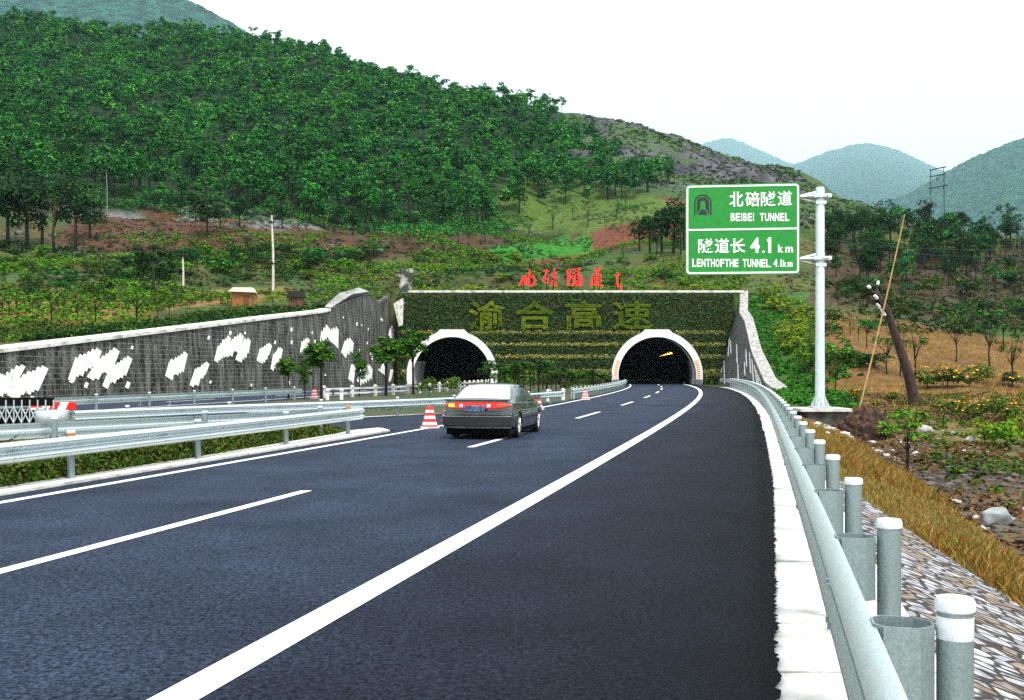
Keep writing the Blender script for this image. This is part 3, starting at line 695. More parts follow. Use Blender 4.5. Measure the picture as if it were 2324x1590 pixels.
# ------------------------------------------------------------------ the two tunnel portals
M['lining'] = solid('unlit_dark_lining', (0.003, 0.003, 0.0035), 0.95, c2=(0.006, 0.006, 0.006), scale=0.6, spec=0.0)  # near-black lining colour paints in the darkness of the unlit bore
M['tile'] = solid('pale_tunnel_tile', (0.55, 0.58, 0.56), 0.5, c2=(0.3, 0.32, 0.31), scale=0.9)
M['amber'] = solid('amber_lamp', (0.9, 0.4, 0.05), 0.4, emit=((1.0, 0.36, 0.04), 9.0))
M['hazard'] = solid('hazard_orange', (0.75, 0.28, 0.03), 0.5)
def arc(r, n=40, zlow=0.0):
    a0 = math.asin(max(-1, (zlow-ZC)/r))
    return [(r*math.cos(a0+(math.pi-2*a0)*i/n), ZC+r*math.sin(a0+(math.pi-2*a0)*i/n)) for i in range(n+1)]
for (cx, side), base in zip(PORT, (XL, XD)):
    lab = {'left': 'white arched mouth of the far tunnel beside the dark stained wall', 'right': 'white arched mouth of the near tunnel with orange hazard chevrons and lit ceiling lamps'}[side]
    t = thing('tunnel_portal', lab, 'tunnel portal', (cx, PY, 0), 0, 'twin tunnel mouths')
    m = MB(); ins, outs = arc(R_IN), arc(R_OUT)
    for i in range(len(outs)):
        if abs(outs[i][0]) < 1.78: outs[i] = (outs[i][0], 6.98)
    y0, y1 = -0.95, 1.7; vs = []
    for (a, b), (c, d) in zip(ins, outs): vs += [(a, y0, b), (c, y0, d), (c, y1, d), (a, y1, b)]
    n = len(ins); m.add(vs, [(i*4+j, (i+1)*4+j, (i+1)*4+(j+1) % 4, i*4+(j+1) % 4) for i in range(n-1) for j in range(4)]+[(0, 1, 2, 3), tuple((n-1)*4+j for j in (3, 2, 1, 0))])
    m.build('arch_ring', M['ringwhite'], t)
    # lining, following the road
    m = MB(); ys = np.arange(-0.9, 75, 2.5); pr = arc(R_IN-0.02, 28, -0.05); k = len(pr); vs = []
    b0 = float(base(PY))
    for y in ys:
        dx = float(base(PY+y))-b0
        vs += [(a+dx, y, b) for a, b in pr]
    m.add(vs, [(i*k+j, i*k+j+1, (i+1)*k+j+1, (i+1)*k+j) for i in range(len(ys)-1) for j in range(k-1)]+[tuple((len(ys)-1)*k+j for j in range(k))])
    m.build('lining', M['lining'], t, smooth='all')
    # tiled dado on the walls just inside the mouth
    for s in (-1, 1):
        m = MB(); yy = np.arange(-0.8, 7.5, 1.0); zz = np.linspace(0.05, 3.0, 9); vs = []
        for y in yy:
            dx = float(base(PY+y))-b0
            for zq in zz: vs.append((dx+s*(math.sqrt((R_IN-0.06)**2-(zq-ZC)**2)), y, zq))
            for zq in zz[::-1]: vs.append((dx+s*(math.sqrt((R_IN-0.02)**2-(zq-ZC)**2)), y, zq))
        kk = 18; nn = len(yy)
        m.add(vs, [(i*kk+j, i*kk+(j+1) % kk, (i+1)*kk+(j+1) % kk, (i+1)*kk+j) for i in range(nn-1) for j in range(kk)]+[tuple(range(kk)), tuple((nn-1)*kk+j for j in range(kk-1, -1, -1))])
        m.build('dado', M['tile'], t)
    if side == 'right':
        for s in (-1, 1):
            p = MB(); m = MB()
            def rp(a, off, zq, y): r = math.sqrt(max(0.01, (R_IN+0.12+off)**2-(zq-ZC)**2)); return (s*r, y, zq)
            for j in range(9):
                za = 0.75+j*0.26
                m.add([rp(0, 0.0, za, -0.97), rp(0, 0.42, za+0.12, -0.97), rp(0, 0.42, za+0.25, -0.97), rp(0, 0.0, za+0.13, -0.97),
                       rp(0, 0.0, za, -0.94), rp(0, 0.42, za+0.12, -0.94), rp(0, 0.42, za+0.25, -0.94), rp(0, 0.0, za+0.13, -0.94)], [(0,1,2,3),(7,6,5,4),(0,4,5,1),(1,5,6,2),(2,6,7,3),(3,7,4,0)])
            m.build('hazard_chevrons', M['hazard'], t)
            m = MB(); m.box((s*5.2, -1.05, 0.33), (0.85, 0.3, 0.66)); m.build('plinth', solid('grey_plinth', (0.12, 0.13, 0.15), 0.8), t)
        for k in range(8):
            f = k/7.0; yq = 160+f*40; pt = P(1527-31*(f*40/(160+f*40))*5.0, 801+7.6*(f*40/(160+f*40))*5.0, yq)
            m = MB(); m.box((pt.x-cx, yq-PY, pt.z), (0.55, 2.2, 0.3)); m.build('ceiling_lamp', M['amber'], t)
# ------------------------------------------------------------------ guard rails
_f = [(0.0, -0.155), (0.012, -0.153), (0.070, -0.115), (0.083, -0.098), (0.083, -0.078), (0.070, -0.060), (0.008, -0.018), (0.0, 0.0)]
_f = _f+[(o, -z) for o, z in _f[-2::-1]]
WPROF = _f+[(o-0.006, z) for o, z in _f[::-1]]
def along(path, s):                                       # point and heading at distance s
    for a, b in zip(path[:-1], path[1:]):
        L = math.hypot(b[0]-a[0], b[1]-a[1])
        if s <= L or b == path[-1]:
            f = s/L; return (a[0]+(b[0]-a[0])*f, a[1]+(b[1]-a[1])*f, math.atan2(b[1]-a[1], b[0]-a[0]))
        s -= L
def plen(path): return sum(math.hypot(b[0]-a[0], b[1]-a[1]) for a, b in zip(path[:-1], path[1:]))
def smooth_path(pts, n=40):
    pts = np.array(pts, float); d = np.concatenate([[0], np.cumsum(np.hypot(*np.diff(pts, axis=0).T))])
    s = np.linspace(0, d[-1], n); out = np.stack([np.interp(s, d, pts[:, 0]), np.interp(s, d, pts[:, 1])], 1)
    for _ in range(4): out[1:-1] = (out[:-2]+2*out[1:-1]+out[2:])/4
    return [tuple(p) for p in out]
def post_mesh(h, r, band=None, capr=1.1):
    m = MB(); m.lathe([(r, -0.3), (r, h-0.03)], n=20); return m
_post_cache = {}
def add_post(parent, x, y, h, r, capmat, band=None):
    key = (round(h, 3), r, capmat.name, band[0].name if band else None)
    if key not in _post_cache:
        m = MB(); m.lathe([(r, -0.25), (r, h-0.03)], n=20); p = m.build('post', M['galvdk'], parent, smooth=True)
        c = MB(); c.lathe([(r*1.02, h-0.045), (r*1.10, h-0.04), (r*1.10, h-0.012), (r*0.98, h), (0.001, h+0.004)], n=20); q = c.build('cap', capmat, p, smooth=True)
        if band:
            b = MB(); b.lathe([(r*1.005, band[1]), (r*1.02, band[1]+0.002), (r*1.02, band[2]-0.002), (r*1.005, band[2])], n=20); b.build('reflective_band', band[0], p, smooth=True)
        _post_cache[key] = p; p.location = (x, y, 0); return p
    src = _post_cache[key]; p = src.copy(); COL.objects.link(p); p.parent = parent; p.location = (x, y, 0)
    for ch in list(src.children): d = ch.copy(); COL.objects.link(d); d.parent = p
    return p
def guardrail(label, path, posts, side, zc, h=0.82, r=0.06, gap=0.06, spacer=False, caps=None, name='guardrail', bands=None):
    """path: middle of the posts; side +1 = rail to the right of travel; posts: distances along the path"""
    t = thing(name, label, 'guardrail', (0, 0, 0), 0, 'steel guardrails along the carriageways')
    off = gap+r
    j = MB(); j.sweep([(x, y, zc) for x, y in path], [(side*(off+o), z) for o, z in WPROF])
    s = 4.0                                               # lapped joints with bolt heads pressed into the rail
    while s < plen(path)-0.3:
        x, y, a = along(path, s); nx, ny = math.sin(a)*side, -math.cos(a)*side
        for dz in (-0.085, 0.085, -0.03, 0.03):
            for q in (-0.06, 0.06):
                o = off+(0.084 if abs(dz) > 0.05 else 0.03); j.box((x+math.cos(a)*q+nx*o, y+math.sin(a)*q+ny*o, zc+dz), (0.022, 0.022, 0.022), a, 1)
        s += 4.0
    j.build('rail', [M['galv'], M['galvdk']], t, smooth=24)
    sp0 = None
    for i, s in enumerate(posts):
        x, y, a = along(path, s)
        cm = (caps or {}).get(i, M['whiteref']); add_post(t, x, y, h, r, cm, (bands or {}).get(i))
        nx, ny = math.sin(a)*side, -math.cos(a)*side
        if spacer:
            if sp0 is None:
                q = MB(); L0, L1 = 0.01, gap+0.005; hw = 0.085
                hexo = [(L0, -0.035), (L0+0.05, -hw), (L1-0.03, -hw), (L1, -0.05), (L1, 0.05), (L1-0.03, hw), (L0+0.05, hw), (L0, 0.035)]
                hexi = [(L0+(a_-L0)*0.93+0.006, b_*0.93) for a_, b_ in hexo]; k = len(hexo); z0, z1 = zc-0.15, zc+0.165
                vs = [(p[0], p[1], z0) for p in hexo]+[(p[0], p[1], z1) for p in hexo]+[(p[0], p[1], z0) for p in hexi]+[(p[0], p[1], z1) for p in hexi]
                fs = []
                for e in range(k):
                    g = (e+1) % k; fs += [(e, g, k+g, k+e), (2*k+g, 2*k+e, 3*k+e, 3*k+g), (k+e, k+g, 3*k+g, 3*k+e), (g, e, 2*k+e, 2*k+g)]
                q.add(vs, fs); sp0 = q.build('spacer', M['galvdk'], t, fix=False); o_ = sp0
            else: o_ = sp0.copy(); COL.objects.link(o_); o_.parent = t
            o_.location = (x+nx*r, y+ny*r, 0); o_.rotation_euler = (0, 0, math.atan2(ny, nx))
    return t
# near guard rail on the right
ysr = np.concatenate([np.arange(0.6, 60, 1.0), np.arange(60, 115, 2.0)])
path = [(float(XE(y))+0.42+0.25*max(0, y-100)/15, float(y)) for y in ysr]
def s_at(path, y): 
    s = 0
    for a, b in zip(path[:-1], path[1:]):
        L = math.hypot(b[0]-a[0], b[1]-a[1])
        if b[1] >= y: return s+L*(y-a[1])/(b[1]-a[1])
        s += L
    return s
pys = [3.5, 5.35]+[7.4+2.03*k for k in range(0, 50)]
guardrail('long silver guardrail with capped round posts along the right shoulder of the near carriageway', path, [s_at(path, y) for y in pys], -1, 0.745, h=1.0, r=0.058, gap=0.2, spacer=True, bands={0: (M['whiteref'], 0.865, 0.94)})
# front rail of the dividing island, its back rail and the nose that joins them
p1 = [(-9.1, 7.6), (-7.95, 12.9), (-7.05, 16.9), (-6.15, 20.7), (-5.28, 24.7), (-4.45, 28.7), (-4.3, 29.5)]
guardrail('silver guardrail with an orange capped post in front of the clipped hedge', p1, [plen(p1[:2]), plen(p1[:3]), plen(p1[:4]), plen(p1[:5]), plen(p1[:6])], 1, 0.56, h=0.80, caps={4: M['orange']}, bands={1: (M['orange'], 0.72, 0.765)})
p2 = [(-14.6, 14.6), (-9.8, 20.4), (-7.0, 24.6), (-5.0, 28.0), (-4.55, 29.2)]
guardrail('silver guardrail seen from behind, at the back of the clipped hedge on the left', p2, [4.6, 8.6, 12.4, 16.4], -1, 0.56, h=0.82)
t = thing('rail_terminal', 'curved steel end plate where the two hedge guardrails meet beside the car', 'rail terminal', (-4.42, 29.55, 0))
m = MB(); vs = []
for k in range(13):
    a = math.radians(-25+k*17.5); 
    for rr in (0.20, 0.19): 
        for z in (0.40, 0.72): vs.append((rr*math.cos(a)*0.9, rr*math.sin(a)*1.1, z))
m.add(vs, [(k*4+a_, (k+1)*4+a_, (k+1)*4+b_, k*4+b_) for k in range(12) for a_, b_ in ((0, 1), (1, 3), (3, 2), (2, 0))]); m.build('end_plate', M['galv'], t, smooth=True)
# rail round the nose of the planted strip between the tunnels
p3 = smooth_path([(-12.2, 29.2), (-10.2, 33), (-7.6, 36.6), (-5.1, 39.6), (-2.2, 44.6), (0.5, 50.6), (2.7, 57.6)])
guardrail('silver guardrail curving round the planted strip behind the car', p3, [2.0+4.0*k for k in range(8)], 1, 0.49, h=0.74)
t = thing('rail_drum', 'fat round steel drum at the left end of the curving guardrail', 'rail end', (-12.6, 29.0, 0))
m = MB(); m.lathe([(0.43, 0.28), (0.44, 0.30), (0.44, 0.64), (0.43, 0.66), (0.40, 0.66), (0.40, 0.6)], n=28); m.build('drum', M['galv'], t, smooth=True)
m = MB(); m.lathe([(0.06, -0.1), (0.06, 0.6)], n=14); m.build('post', M['galvdk'], t, smooth=True)
# rail along the far carriageway
p4 = [(float(XL(y))+5.6, float(y)) for y in np.arange(22, 67, 2.5)]
guardrail('thin silver guardrail along the far carriageway below the dark retaining wall', p4, [2+4*k for k in range(11)], -1, 0.55, h=0.8)
p5 = [(float(XD(y))-4.05, float(y)) for y in np.arange(63, 128, 3)]
guardrail('short silver guardrail leading into the left side of the near tunnel', p5, [1+2*k for k in range(31)], 1, 0.5, h=0.74)

# kerbed island with its clipped hedge
isl = [(-9.25, 7.4), (-8.05, 12.8), (-7.1, 17), (-6.2, 20.8), (-5.3, 24.8), (-4.35, 29), (-3.95, 30.6), (-3.85, 31.6), (-4.05, 31.9), (-4.6, 30.6), (-5.3, 28.4), (-7.3, 24.7), (-10.2, 20.3), (-15.1, 14.4)]
m = MB(); x = [(a+0.42*(i < 7), b) for i, (a, b) in enumerate(isl)]
m.add([(a, b, 0.035) for a, b in x]+[(a, b, -0.2) for a, b in x], [tuple(range(len(x)))]+[(i, i+len(x), (i+1) % len(x)+len(x), (i+1) % len(x)) for i in range(len(x))])
tag(m.build('island_kerb', M['concrete']), kind='structure')
ribbon('road', 31.0, 62, lambda y: np.interp(y, [31, 33, 38, 42, 62], [-9.4, -12.4, -7.4, -3.6, 3.2]), lambda y: XD(y)-3.98, 0.003, M['asphalt'], 1.0, lambda x, y: 0.85, across=3)
ribbon('road_marking', 35, 46, lambda y: np.interp(y, [35, 40, 44, 46], [-8.6, -5.5, -2.6, -1.6]), lambda y: np.interp(y, [35, 40, 44, 46], [-8.6, -5.5, -2.6, -1.6])+0.25, 0.012, M['paint'])
ribbon('verge', 20, 134, lambda y: XL(y)+5.35, lambda y: np.where(y < 58, np.interp(y, [20, 29, 38, 42, 58], [-21, -12.4, -7.2, -3.7, 1.6]), XD(y)-4.1), 0.002, solid('verge_earth', (0.018, 0.045, 0.008), 0.95, c2=(0.05, 0.035, 0.016), scale=1.3, bump=0.5, bscale=6), 1.5, across=6)

# ------------------------------------------------------------------ traffic cones, barriers
def make_cone():
    t = thing('traffic_cone', 'red and white cone', 'traffic cone')
    m = MB(); b = 0.24
    def fr(z0, w0, z1, w1, mi): m.add([(-w0, -w0, z0), (w0, -w0, z0), (w0, w0, z0), (-w0, w0, z0), (-w1, -w1, z1), (w1, -w1, z1), (w1, w1, z1), (-w1, w1, z1)], [(0, 1, 5, 4), (1, 2, 6, 5), (2, 3, 7, 6), (3, 0, 4, 7)]+([(4, 5, 6, 7)] if z1 > 0.6 else []), mi)
    zs = [0.04, 0.10, 0.19, 0.29, 0.38, 0.48, 0.56, 0.66]; wf = lambda z: 0.235-0.21*(z-0.04)**0.8
    for i in range(7): fr(zs[i], wf(zs[i]), zs[i+1], wf(zs[i+1]), (i+1) % 2)
    m.build('body', [M['white'], M['red']], t)
    m = MB(); m.box((0, 0, 0.02), (0.54, 0.54, 0.04)); m.build('base', M['white'], t)
    return t
c0 = make_cone()
for i, (u, v, Y, s, rz, lab) in enumerate([(975, 972, 32.3, 0.98, 0.2, 'red and white cone standing on the lane line left of the dark car'),
        (1218, 930, 47.7, 1.0, 0.3, 'red and white cone just right of the dark car by the curving guardrail'),
        (1328, 908, 63.6, 0.95, 0.1, 'farthest red and white cone, at the start of the rail leading into the near tunnel'),
        (713, 905, 66.0, 0.95, 0.4, 'red and white cone under the small trees by the far carriageway'),
        (82, 948, 38.5, 1.05, 0.2, 'red and white cone beside the folding gate at the left edge'),
        (112, 946, 37.5, 1.0, 0.5, 'red and white cone between the folding gate and the steel drum')]):
    o = c0 if i == 0 else dup(c0); p = P(u, v, Y); o.location = (p.x, p.y, 0.004); o.scale = (s, s, s); o.rotation_euler = (0, 0, rz); o['label'] = lab; o['group'] = 'red and white traffic cones'
def striped(name, label, a, b, h, z, legs=True):
    t = thing(name, label, 'barrier', (a[0], a[1], 0)); L = math.hypot(b[0]-a[0], b[1]-a[1]); t.rotation_euler = (0, 0, math.atan2(b[1]-a[1], b[0]-a[0]))
    m = MB(); n = max(4, int(L/0.28)); d = 0.03
    for k in range(n):
        x0, x1 = L*k/n, L*(k+1)/n; sk = 0.06
        m.add([(x0+sk*(k > 0), -d, z+h), (x0-sk*(k > 0), -d, z), (x1-sk*(k < n-1), -d, z), (x1+sk*(k < n-1), -d, z+h), (x0+sk*(k > 0), d, z+h), (x0-sk*(k > 0), d, z), (x1-sk*(k < n-1), d, z), (x1+sk*(k < n-1), d, z+h)], [(0,1,2,3),(7,6,5,4),(0,4,5,1),(1,5,6,2),(2,6,7,3),(3,7,4,0)], k % 2)
    m.build('board', [M['white'], M['red']], t)
    if legs:
        for x in (0.1, L-0.1):
            m = MB(); m.box((x, 0, z/2), (0.05, 0.05, z)); m.box((x, 0, 0.03), (0.08, 0.5, 0.06)); m.build('leg', M['galvdk'], t)
    return t
a, b = P(96, 916, 36), P(172, 916, 36); striped('barrier_board', 'red and white striped barrier board behind the steel drum', a, b, 0.26, 0.42)
a, b = P(315, 905, 53), P(390, 905, 53); striped('barrier_board', 'long thin red and white barrier plank on the far carriageway', a, b, 0.16, 0.3)
a, b = P(1003, 937, 32.6), P(1150, 935, 38); t = thing('warning_bar', 'thin red and white bar reaching from the near cone behind the dark car', 'warning bar', a)
d = b-a
for nm, dz in (('bar', 0.0), ('bar', -0.25)):
    m = MB()
    for k in range(12): m.tube([Vector((0, 0, dz))+d*(k/12), Vector((0, 0, dz))+d*((k+1)/12)], 0.022, 8, k % 2)
    m.build(nm, [M['red'], M['white']], t, smooth=True)
for f in (0.02, 0.98):
    m = MB(); p = d*f; m.tube([(p.x, p.y, -a.z), (p.x, p.y, p.z+0.03)], 0.02, 8); m.build('stake', M['white'], t, smooth=True)
# folding gate at the left edge
t = thing('folding_gate', 'black and silver folding lattice gate at the left edge of the opening', 'gate', (P(-40, 945, 33).x, 33, 0)); L = P(122, 945, 33).x-P(-40, 945, 33).x
m = MB(); n = 9
for k in range(n):
    x0, x1 = L*k/n, L*(k+1)/n
    for (za, zb) in ((0.12, 0.62), (0.62, 0.12)): m.tube([(x0, -0.03, za), (x1, -0.03, zb)], 0.022, 6)
m.build('lattice', M['galv'], t)
for k in range(n+1):
    m = MB(); m.box((L*k/n, 0, 0.42), (0.04, 0.04, 0.84)); m.build('upright', M['galv'], t)
m = MB(); m.box((L/2, 0.03, 0.78), (L, 0.04, 0.26)); m.box((L/2, 0.06, 0.3), (L, 0.02, 0.46)); m.build('dark_panel', M['black'], t)

# low stone railing in front of the far tunnel
t = thing('stone_railing', 'low pale railing with round headed posts in front of the far tunnel', 'railing', (0, 0, 0))
rp = smooth_path([(-12.0, 67.5), (-9.6, 72), (-7.4, 80), (-5.3, 92), (-3.8, 106), (-2.6, 118)], 34); n = 17; L = plen(rp)
for k in range(n+1):
    x, y, a = along(rp, min(L*k/n, L-0.01)); m = MB(); m.box((x, y, 0.28), (0.18, 0.18, 0.56), a); m.lathe([(0.06, 0.7), (0.13, 0.76), (0.15, 0.84), (0.11, 0.93), (0.02, 0.97)], (x, y, -0.16), 10); m.build('post', M['concrete'], t, smooth=True)
m = MB()
for z in (0.28, 0.58): m.sweep([(x, y, z) for x, y in rp], [(-0.05, -0.05), (0.05, -0.05), (0.05, 0.05), (-0.05, 0.05)])
m.build('rail', M['concrete'], t)
def bollard(): 
    m = MB(); m.lathe([(0.13, -0.05), (0.13, 0.62), (0.10, 0.66), (0.15, 0.74), (0.17, 0.83), (0.13, 0.93), (0.02, 0.98)], n=14); return m.build('bollard', M['concrete'], smooth=True)
b0 = tag(bollard(), 'pale stone bollard', 'bollard', 'stone bollards round the planted strip')
for i, (u, v, Y, lab) in enumerate([(1244, 912, 60, 'pale round headed bollard right of the car roof, behind the curving guardrail'), (1278, 908, 63, 'pale round headed bollard at the right end of the curving guardrail'),
        (1300, 906, 65.5, 'pale round headed bollard left of the farthest cone'), (743, 908, 63, 'pale round headed bollard under the trees near the dark wall'), (775, 908, 63.5, 'pale round headed bollard left of the low stone railing'), (1146, 905, 70, 'pale round headed bollard showing over the car roof')]):
    o = b0 if i == 0 else b0.copy()
    if i: COL.objects.link(o)
    p = P(u, v, Y); o.location = (p.x, p.y, -0.12); o.scale = (0.85, 0.85, 0.85); o['label'] = lab

# ------------------------------------------------------------------ the big green sign
M['signgreen'] = solid('sign_green', (0.001, 0.27, 0.022), 0.45, c2=(0.001, 0.21, 0.016), scale=5)
M['signwhite'] = solid('sign_white', (0.82, 0.85, 0.83), 0.45)
M['signdark'] = solid('sign_dark', (0.004, 0.012, 0.02), 0.5)
def sign():
    Yp = 49.6; base = P(1861, 928, Yp); base.z = 0.02
    t = thing('road_sign', 'large green tunnel sign with white lettering on a tall grey pole', 'road sign', base)
    m = MB(); m.lathe([(0.225, 0.0), (0.21, 4.0), (0.205, 10.25), (0.19, 10.33), (0.02, 10.36)], n=28); pole = m.build('pole', solid('pole_zinc', (0.66, 0.74, 0.77), 0.45, 0.2, c2=(0.45, 0.55, 0.6), scale=5, lo=0.4, hi=0.8), t, smooth=True)
    m = MB(); m.box((0, 0, 0.03), (0.86, 0.86, 0.06)); m.build('base_plate', M['galv'], pole)
    for k in range(8):
        a = k*math.pi/4; m = MB(); d = 0.012; q = [(0.19, 0.06), (0.44, 0.06), (0.40, 0.2), (0.26, 0.5), (0.19, 0.5)]
        ca, sa = math.cos(a), math.sin(a)
        m.prism(q, 2*d, to=lambda r, z, e: (r*ca-(e-d)*sa, r*sa+(e-d)*ca, z)); m.build('gusset', M['galv'], pole)
    # board: corners from the photograph
    TL, TR, BL = P(1555.5, 420.5, 49.95), P(1815.5, 415.5, 49.35), P(1557.5, 625.5, 49.95)
    ex = (TR-TL); W = math.hypot(ex.x, ex.y); Hh = TL.z-BL.z; c = Vector(((TL.x+TR.x)/2, (TL.y+TR.y)/2, (TL.z+BL.z)/2))
    bd = bpy.data.objects.new('sign_board', None)
    def panel(w, h, d, y, r=0.12, n=5):
        q = []
        for sx, sz, a0 in ((1, 1, 0), (-1, 1, 90), (-1, -1, 180), (1, -1, 270)):
            for k in range(n+1):
                a = math.radians(a0+90*k/n); q.append((sx*(w/2-r)+r*math.cos(a), sz*(h/2-r)+r*math.sin(a)))
        return q
    m = MB(); m.prism(panel(W, Hh, 0, 0), 0.05, to=lambda x, z, e: (x, e-0.02, z))
    bd = m.build('sign_board', M['signgreen'], t); bd.location = c-base; bd.rotation_euler = (0, 0, math.atan2(ex.y, ex.x))
    # white border and divider
    m = MB(); o_, i_ = panel(W-0.10, Hh-0.10, 0, 0, 0.16), panel(W-0.27, Hh-0.27, 0, 0, 0.09); n = len(o_)
    vs = [(x, -0.034, z) for x, z in o_]+[(x, -0.034, z) for x, z in i_]+[(x, -0.018, z) for x, z in o_]+[(x, -0.018, z) for x, z in i_]
    fs = []
    for k in range(n): g = (k+1) % n; fs += [(k, g, n+g, n+k), (k, 2*n+k, 2*n+g, g), (n+k, n+g, 3*n+g, 3*n+k)]
    m.add(vs, fs); m.box((0, -0.026, 0.0), (W-0.2, 0.015, 0.085)); m.build('border', M['signwhite'], bd)
    sx, sz = W/1745.0, Hh/1362.0
    def put(parts, name='lettering', mat=M['signwhite']):
        m = MB()
        for ch, x0, y0, x1, y1, bold in parts:
            V, T = glyph_tris(ch, bold, 4); V = V[:, :2]-V[:, :2].min(0); V = V/np.maximum(V.max(0), 1e-6)
            xm = (x0+x1)/2; dy = (xm-1022)/873*14
            X0, X1 = (x0-1022)*sx, (x1-1022)*sx; Z0, Z1 = (776-(y1+dy))*sz, (776-(y0+dy))*sz
            A = [(X0+p[0]*(X1-X0), Z0+p[1]*(Z1-Z0)) for p in V]; nv = len(A); ed = set()
            for a_, b_, c_ in T: ed |= {(a_, b_), (b_, c_), (c_, a_)}
            m.add([(a_, -0.034, b_) for a_, b_ in A]+[(a_, -0.019, b_) for a_, b_ in A], [tuple(q) for q in T]+[(a_, a_+nv, b_+nv, b_) for a_, b_ in ed if (b_, a_) not in ed])
        return m.build(name, mat, bd, fix=False)
    B = 0.020
    put([('北', 822, 212, 1036, 440, B), ('碚', 1066, 214, 1284, 436, B), ('隧', 1302, 210, 1526, 432, B*0.7), ('道', 1556, 202, 1776, 424, B*0.8)])
    def word(s, x0, x1, y0, y1, bold=0.035):
        adv = {'I': 0.45, '1': 0.6, '.': 0.4, ' ': 0.7, 'm': 1.25}; tot = sum(adv.get(c_, 1.0) for c_ in s); g = (x1-x0)/tot; x = x0; r = []
        for c_ in s:
            a_ = adv.get(c_, 1.0)*g
            if c_ == '.': r.append((c_, x+a_*0.25, y1-(y1-y0)*0.16, x+a_*0.75, y1, 0))
            elif c_ != ' ':
                top = y0+(y1-y0)*(0.36 if c_ == 'm' else 0.1 if c_ == 'k' else 0); pad = 0.3 if c_ in 'I1' else 0.07
                r.append((c_, x+a_*pad, top, x+a_*(1-pad), y1, bold))
            x += a_
        return r
    put(word('BEIBEI', 838, 1208, 533, 655)+word('TUNNEL', 1282, 1738, 533, 655))
    put([('隧', 344, 918, 570, 1138, B*0.7), ('道', 600, 912, 822, 1136, B*0.8), ('长', 842, 912, 1066, 1134, B)])
    put([('4', 1142, 898, 1286, 1132, 0.03), ('.', 1322, 1094, 1362, 1132, 0), ('1', 1414, 898, 1460, 1132, 0.0), ('1', 1396, 926, 1420, 960, 0.0), ('k', 1562, 1004, 1644, 1124, 0.03), ('m', 1672, 1036, 1788, 1124, 0.03)])
    put(word('LENTHOFTHE', 248, 966, 1222, 1345)+word('TUNNEL.', 1022, 1472, 1222, 1345)+word('4.1km', 1488, 1788, 1222, 1338))
    # tunnel pictogram
    m = MB()
    def zz(x, y): dy = (x-1022)/873*14; return ((x-1022)*sx, (776-(y+dy))*sz)
    def band(r0, r1, yb, yc, xc=418, yr=1.0):
        pts0 = [(xc-r0, yb)]+[(xc-r0*math.cos(math.pi*k/16), yc-r0*yr*math.sin(math.pi*k/16)) for k in range(17)]+[(xc+r0, yb)]
        pts1 = [(xc-r1, yb)]+[(xc-r1*math.cos(math.pi*k/16), yc-r1*yr*math.sin(math.pi*k/16)) for k in range(17)]+[(xc+r1, yb)]
        A = [zz(*p) for p in pts0]; Bq = [zz(*p) for p in pts1]; n = len(A)
        m.add([(a_, -0.03, b_) for a_, b_ in A+Bq]+[(a_, -0.019, b_) for a_, b_ in A+Bq], [(k, k+1, n+k+1, n+k) for k in range(n-1)]+[(k, 2*n+k, 2*n+k+1, k+1) for k in range(n-1)]+[(n+k+1, 3*n+k+1, 3*n+k, n+k) for k in range(n-1)])
    band(133, 112, 556, 385); 
    # dark bore with a lighter far opening and road edge lines
    def poly(ps): A = [zz(*p) for p in ps]; n = len(A); m.add([(a_, -0.03, b_) for a_, b_ in A]+[(a_, -0.019, b_) for a_, b_ in A], [tuple(range(n))]+[(k, n+k, n+(k+1) % n, (k+1) % n) for k in range(n)])
    arcp = lambda r, yc, a0, a1, n=9, yr=1.0: [(418+r*math.cos(math.radians(a0+(a1-a0)*k/n)), yc-r*yr*math.sin(math.radians(a0+(a1-a0)*k/n))) for k in range(n+1)]
    poly([(326, 556), (326, 385)]+arcp(92, 385, 180, 90)+[(418, 350)]+arcp(40, 385, 90, 180)+[(378, 450), (372, 468)])
    poly([(510, 556), (464, 468), (458, 450)]+arcp(40, 385, 0, 90)+[(418, 293)]+arcp(92, 385, 90, 0)+[(510, 385)])
    poly([(348, 558), (388, 480), (448, 480), (488, 558)])
    m.build('pictogram', M['signdark'], bd)
    # bracket arms
    for vz in (449, 590):
        zb = HC-(vz-V0)*Yp/FP-base.z; m = MB(); xe = TR.x-base.x-0.35
        m.tube([(xe, -0.12, zb), (0.33, -0.26, zb+0.06)], 0.07, 10); m.tube([(xe, 0.02, zb+0.02), (0.2, 0.28, zb+0.16)], 0.05, 10)
        m.tube([(xe+0.2, -0.1, zb), (-0.22, -0.05, zb+0.24)], 0.05, 10); m.tube([(xe+0.3, -0.05, zb-0.02), (-0.25, 0.0, zb-0.2)], 0.03, 8)
        for s_ in (-0.27, 0.27): m.box((0.05, s_, zb+0.06), (0.85, 0.05, 0.16))
        for x_ in (-0.3, 0.36): m.box((x_, 0, zb+0.06), (0.08, 0.62, 0.2))
        m.lathe([(0.24, zb-0.04), (0.24, zb+0.16)], n=20); m.build('bracket', M['galv'], t, smooth=True)
        m = MB(); m.box((0.0, 0.0, zb-0.25), (0.5, 0.42, 0.16)); m.build('clamp', M['galv'], t)
    f = MB(); f.box((base.x+0.05, Yp+0.3, -0.07), (2.35, 2.4, 0.14)); o = f.build('footing_slab', M['concrete']); tag(o, 'pale concrete slab under the tall sign pole', 'footing')
    f = MB(); f.box((base.x+0.15, Yp+0.25, -0.6), (1.9, 2.0, 0.92)); o = f.build('footing_block', solid('dark_footing', (0.03, 0.03, 0.028), 0.95, c2=(0.1, 0.09, 0.08), scale=2.5, bump=0.6, bscale=6)); tag(o, 'dark weathered concrete block beneath the sign slab', 'footing')
sign()

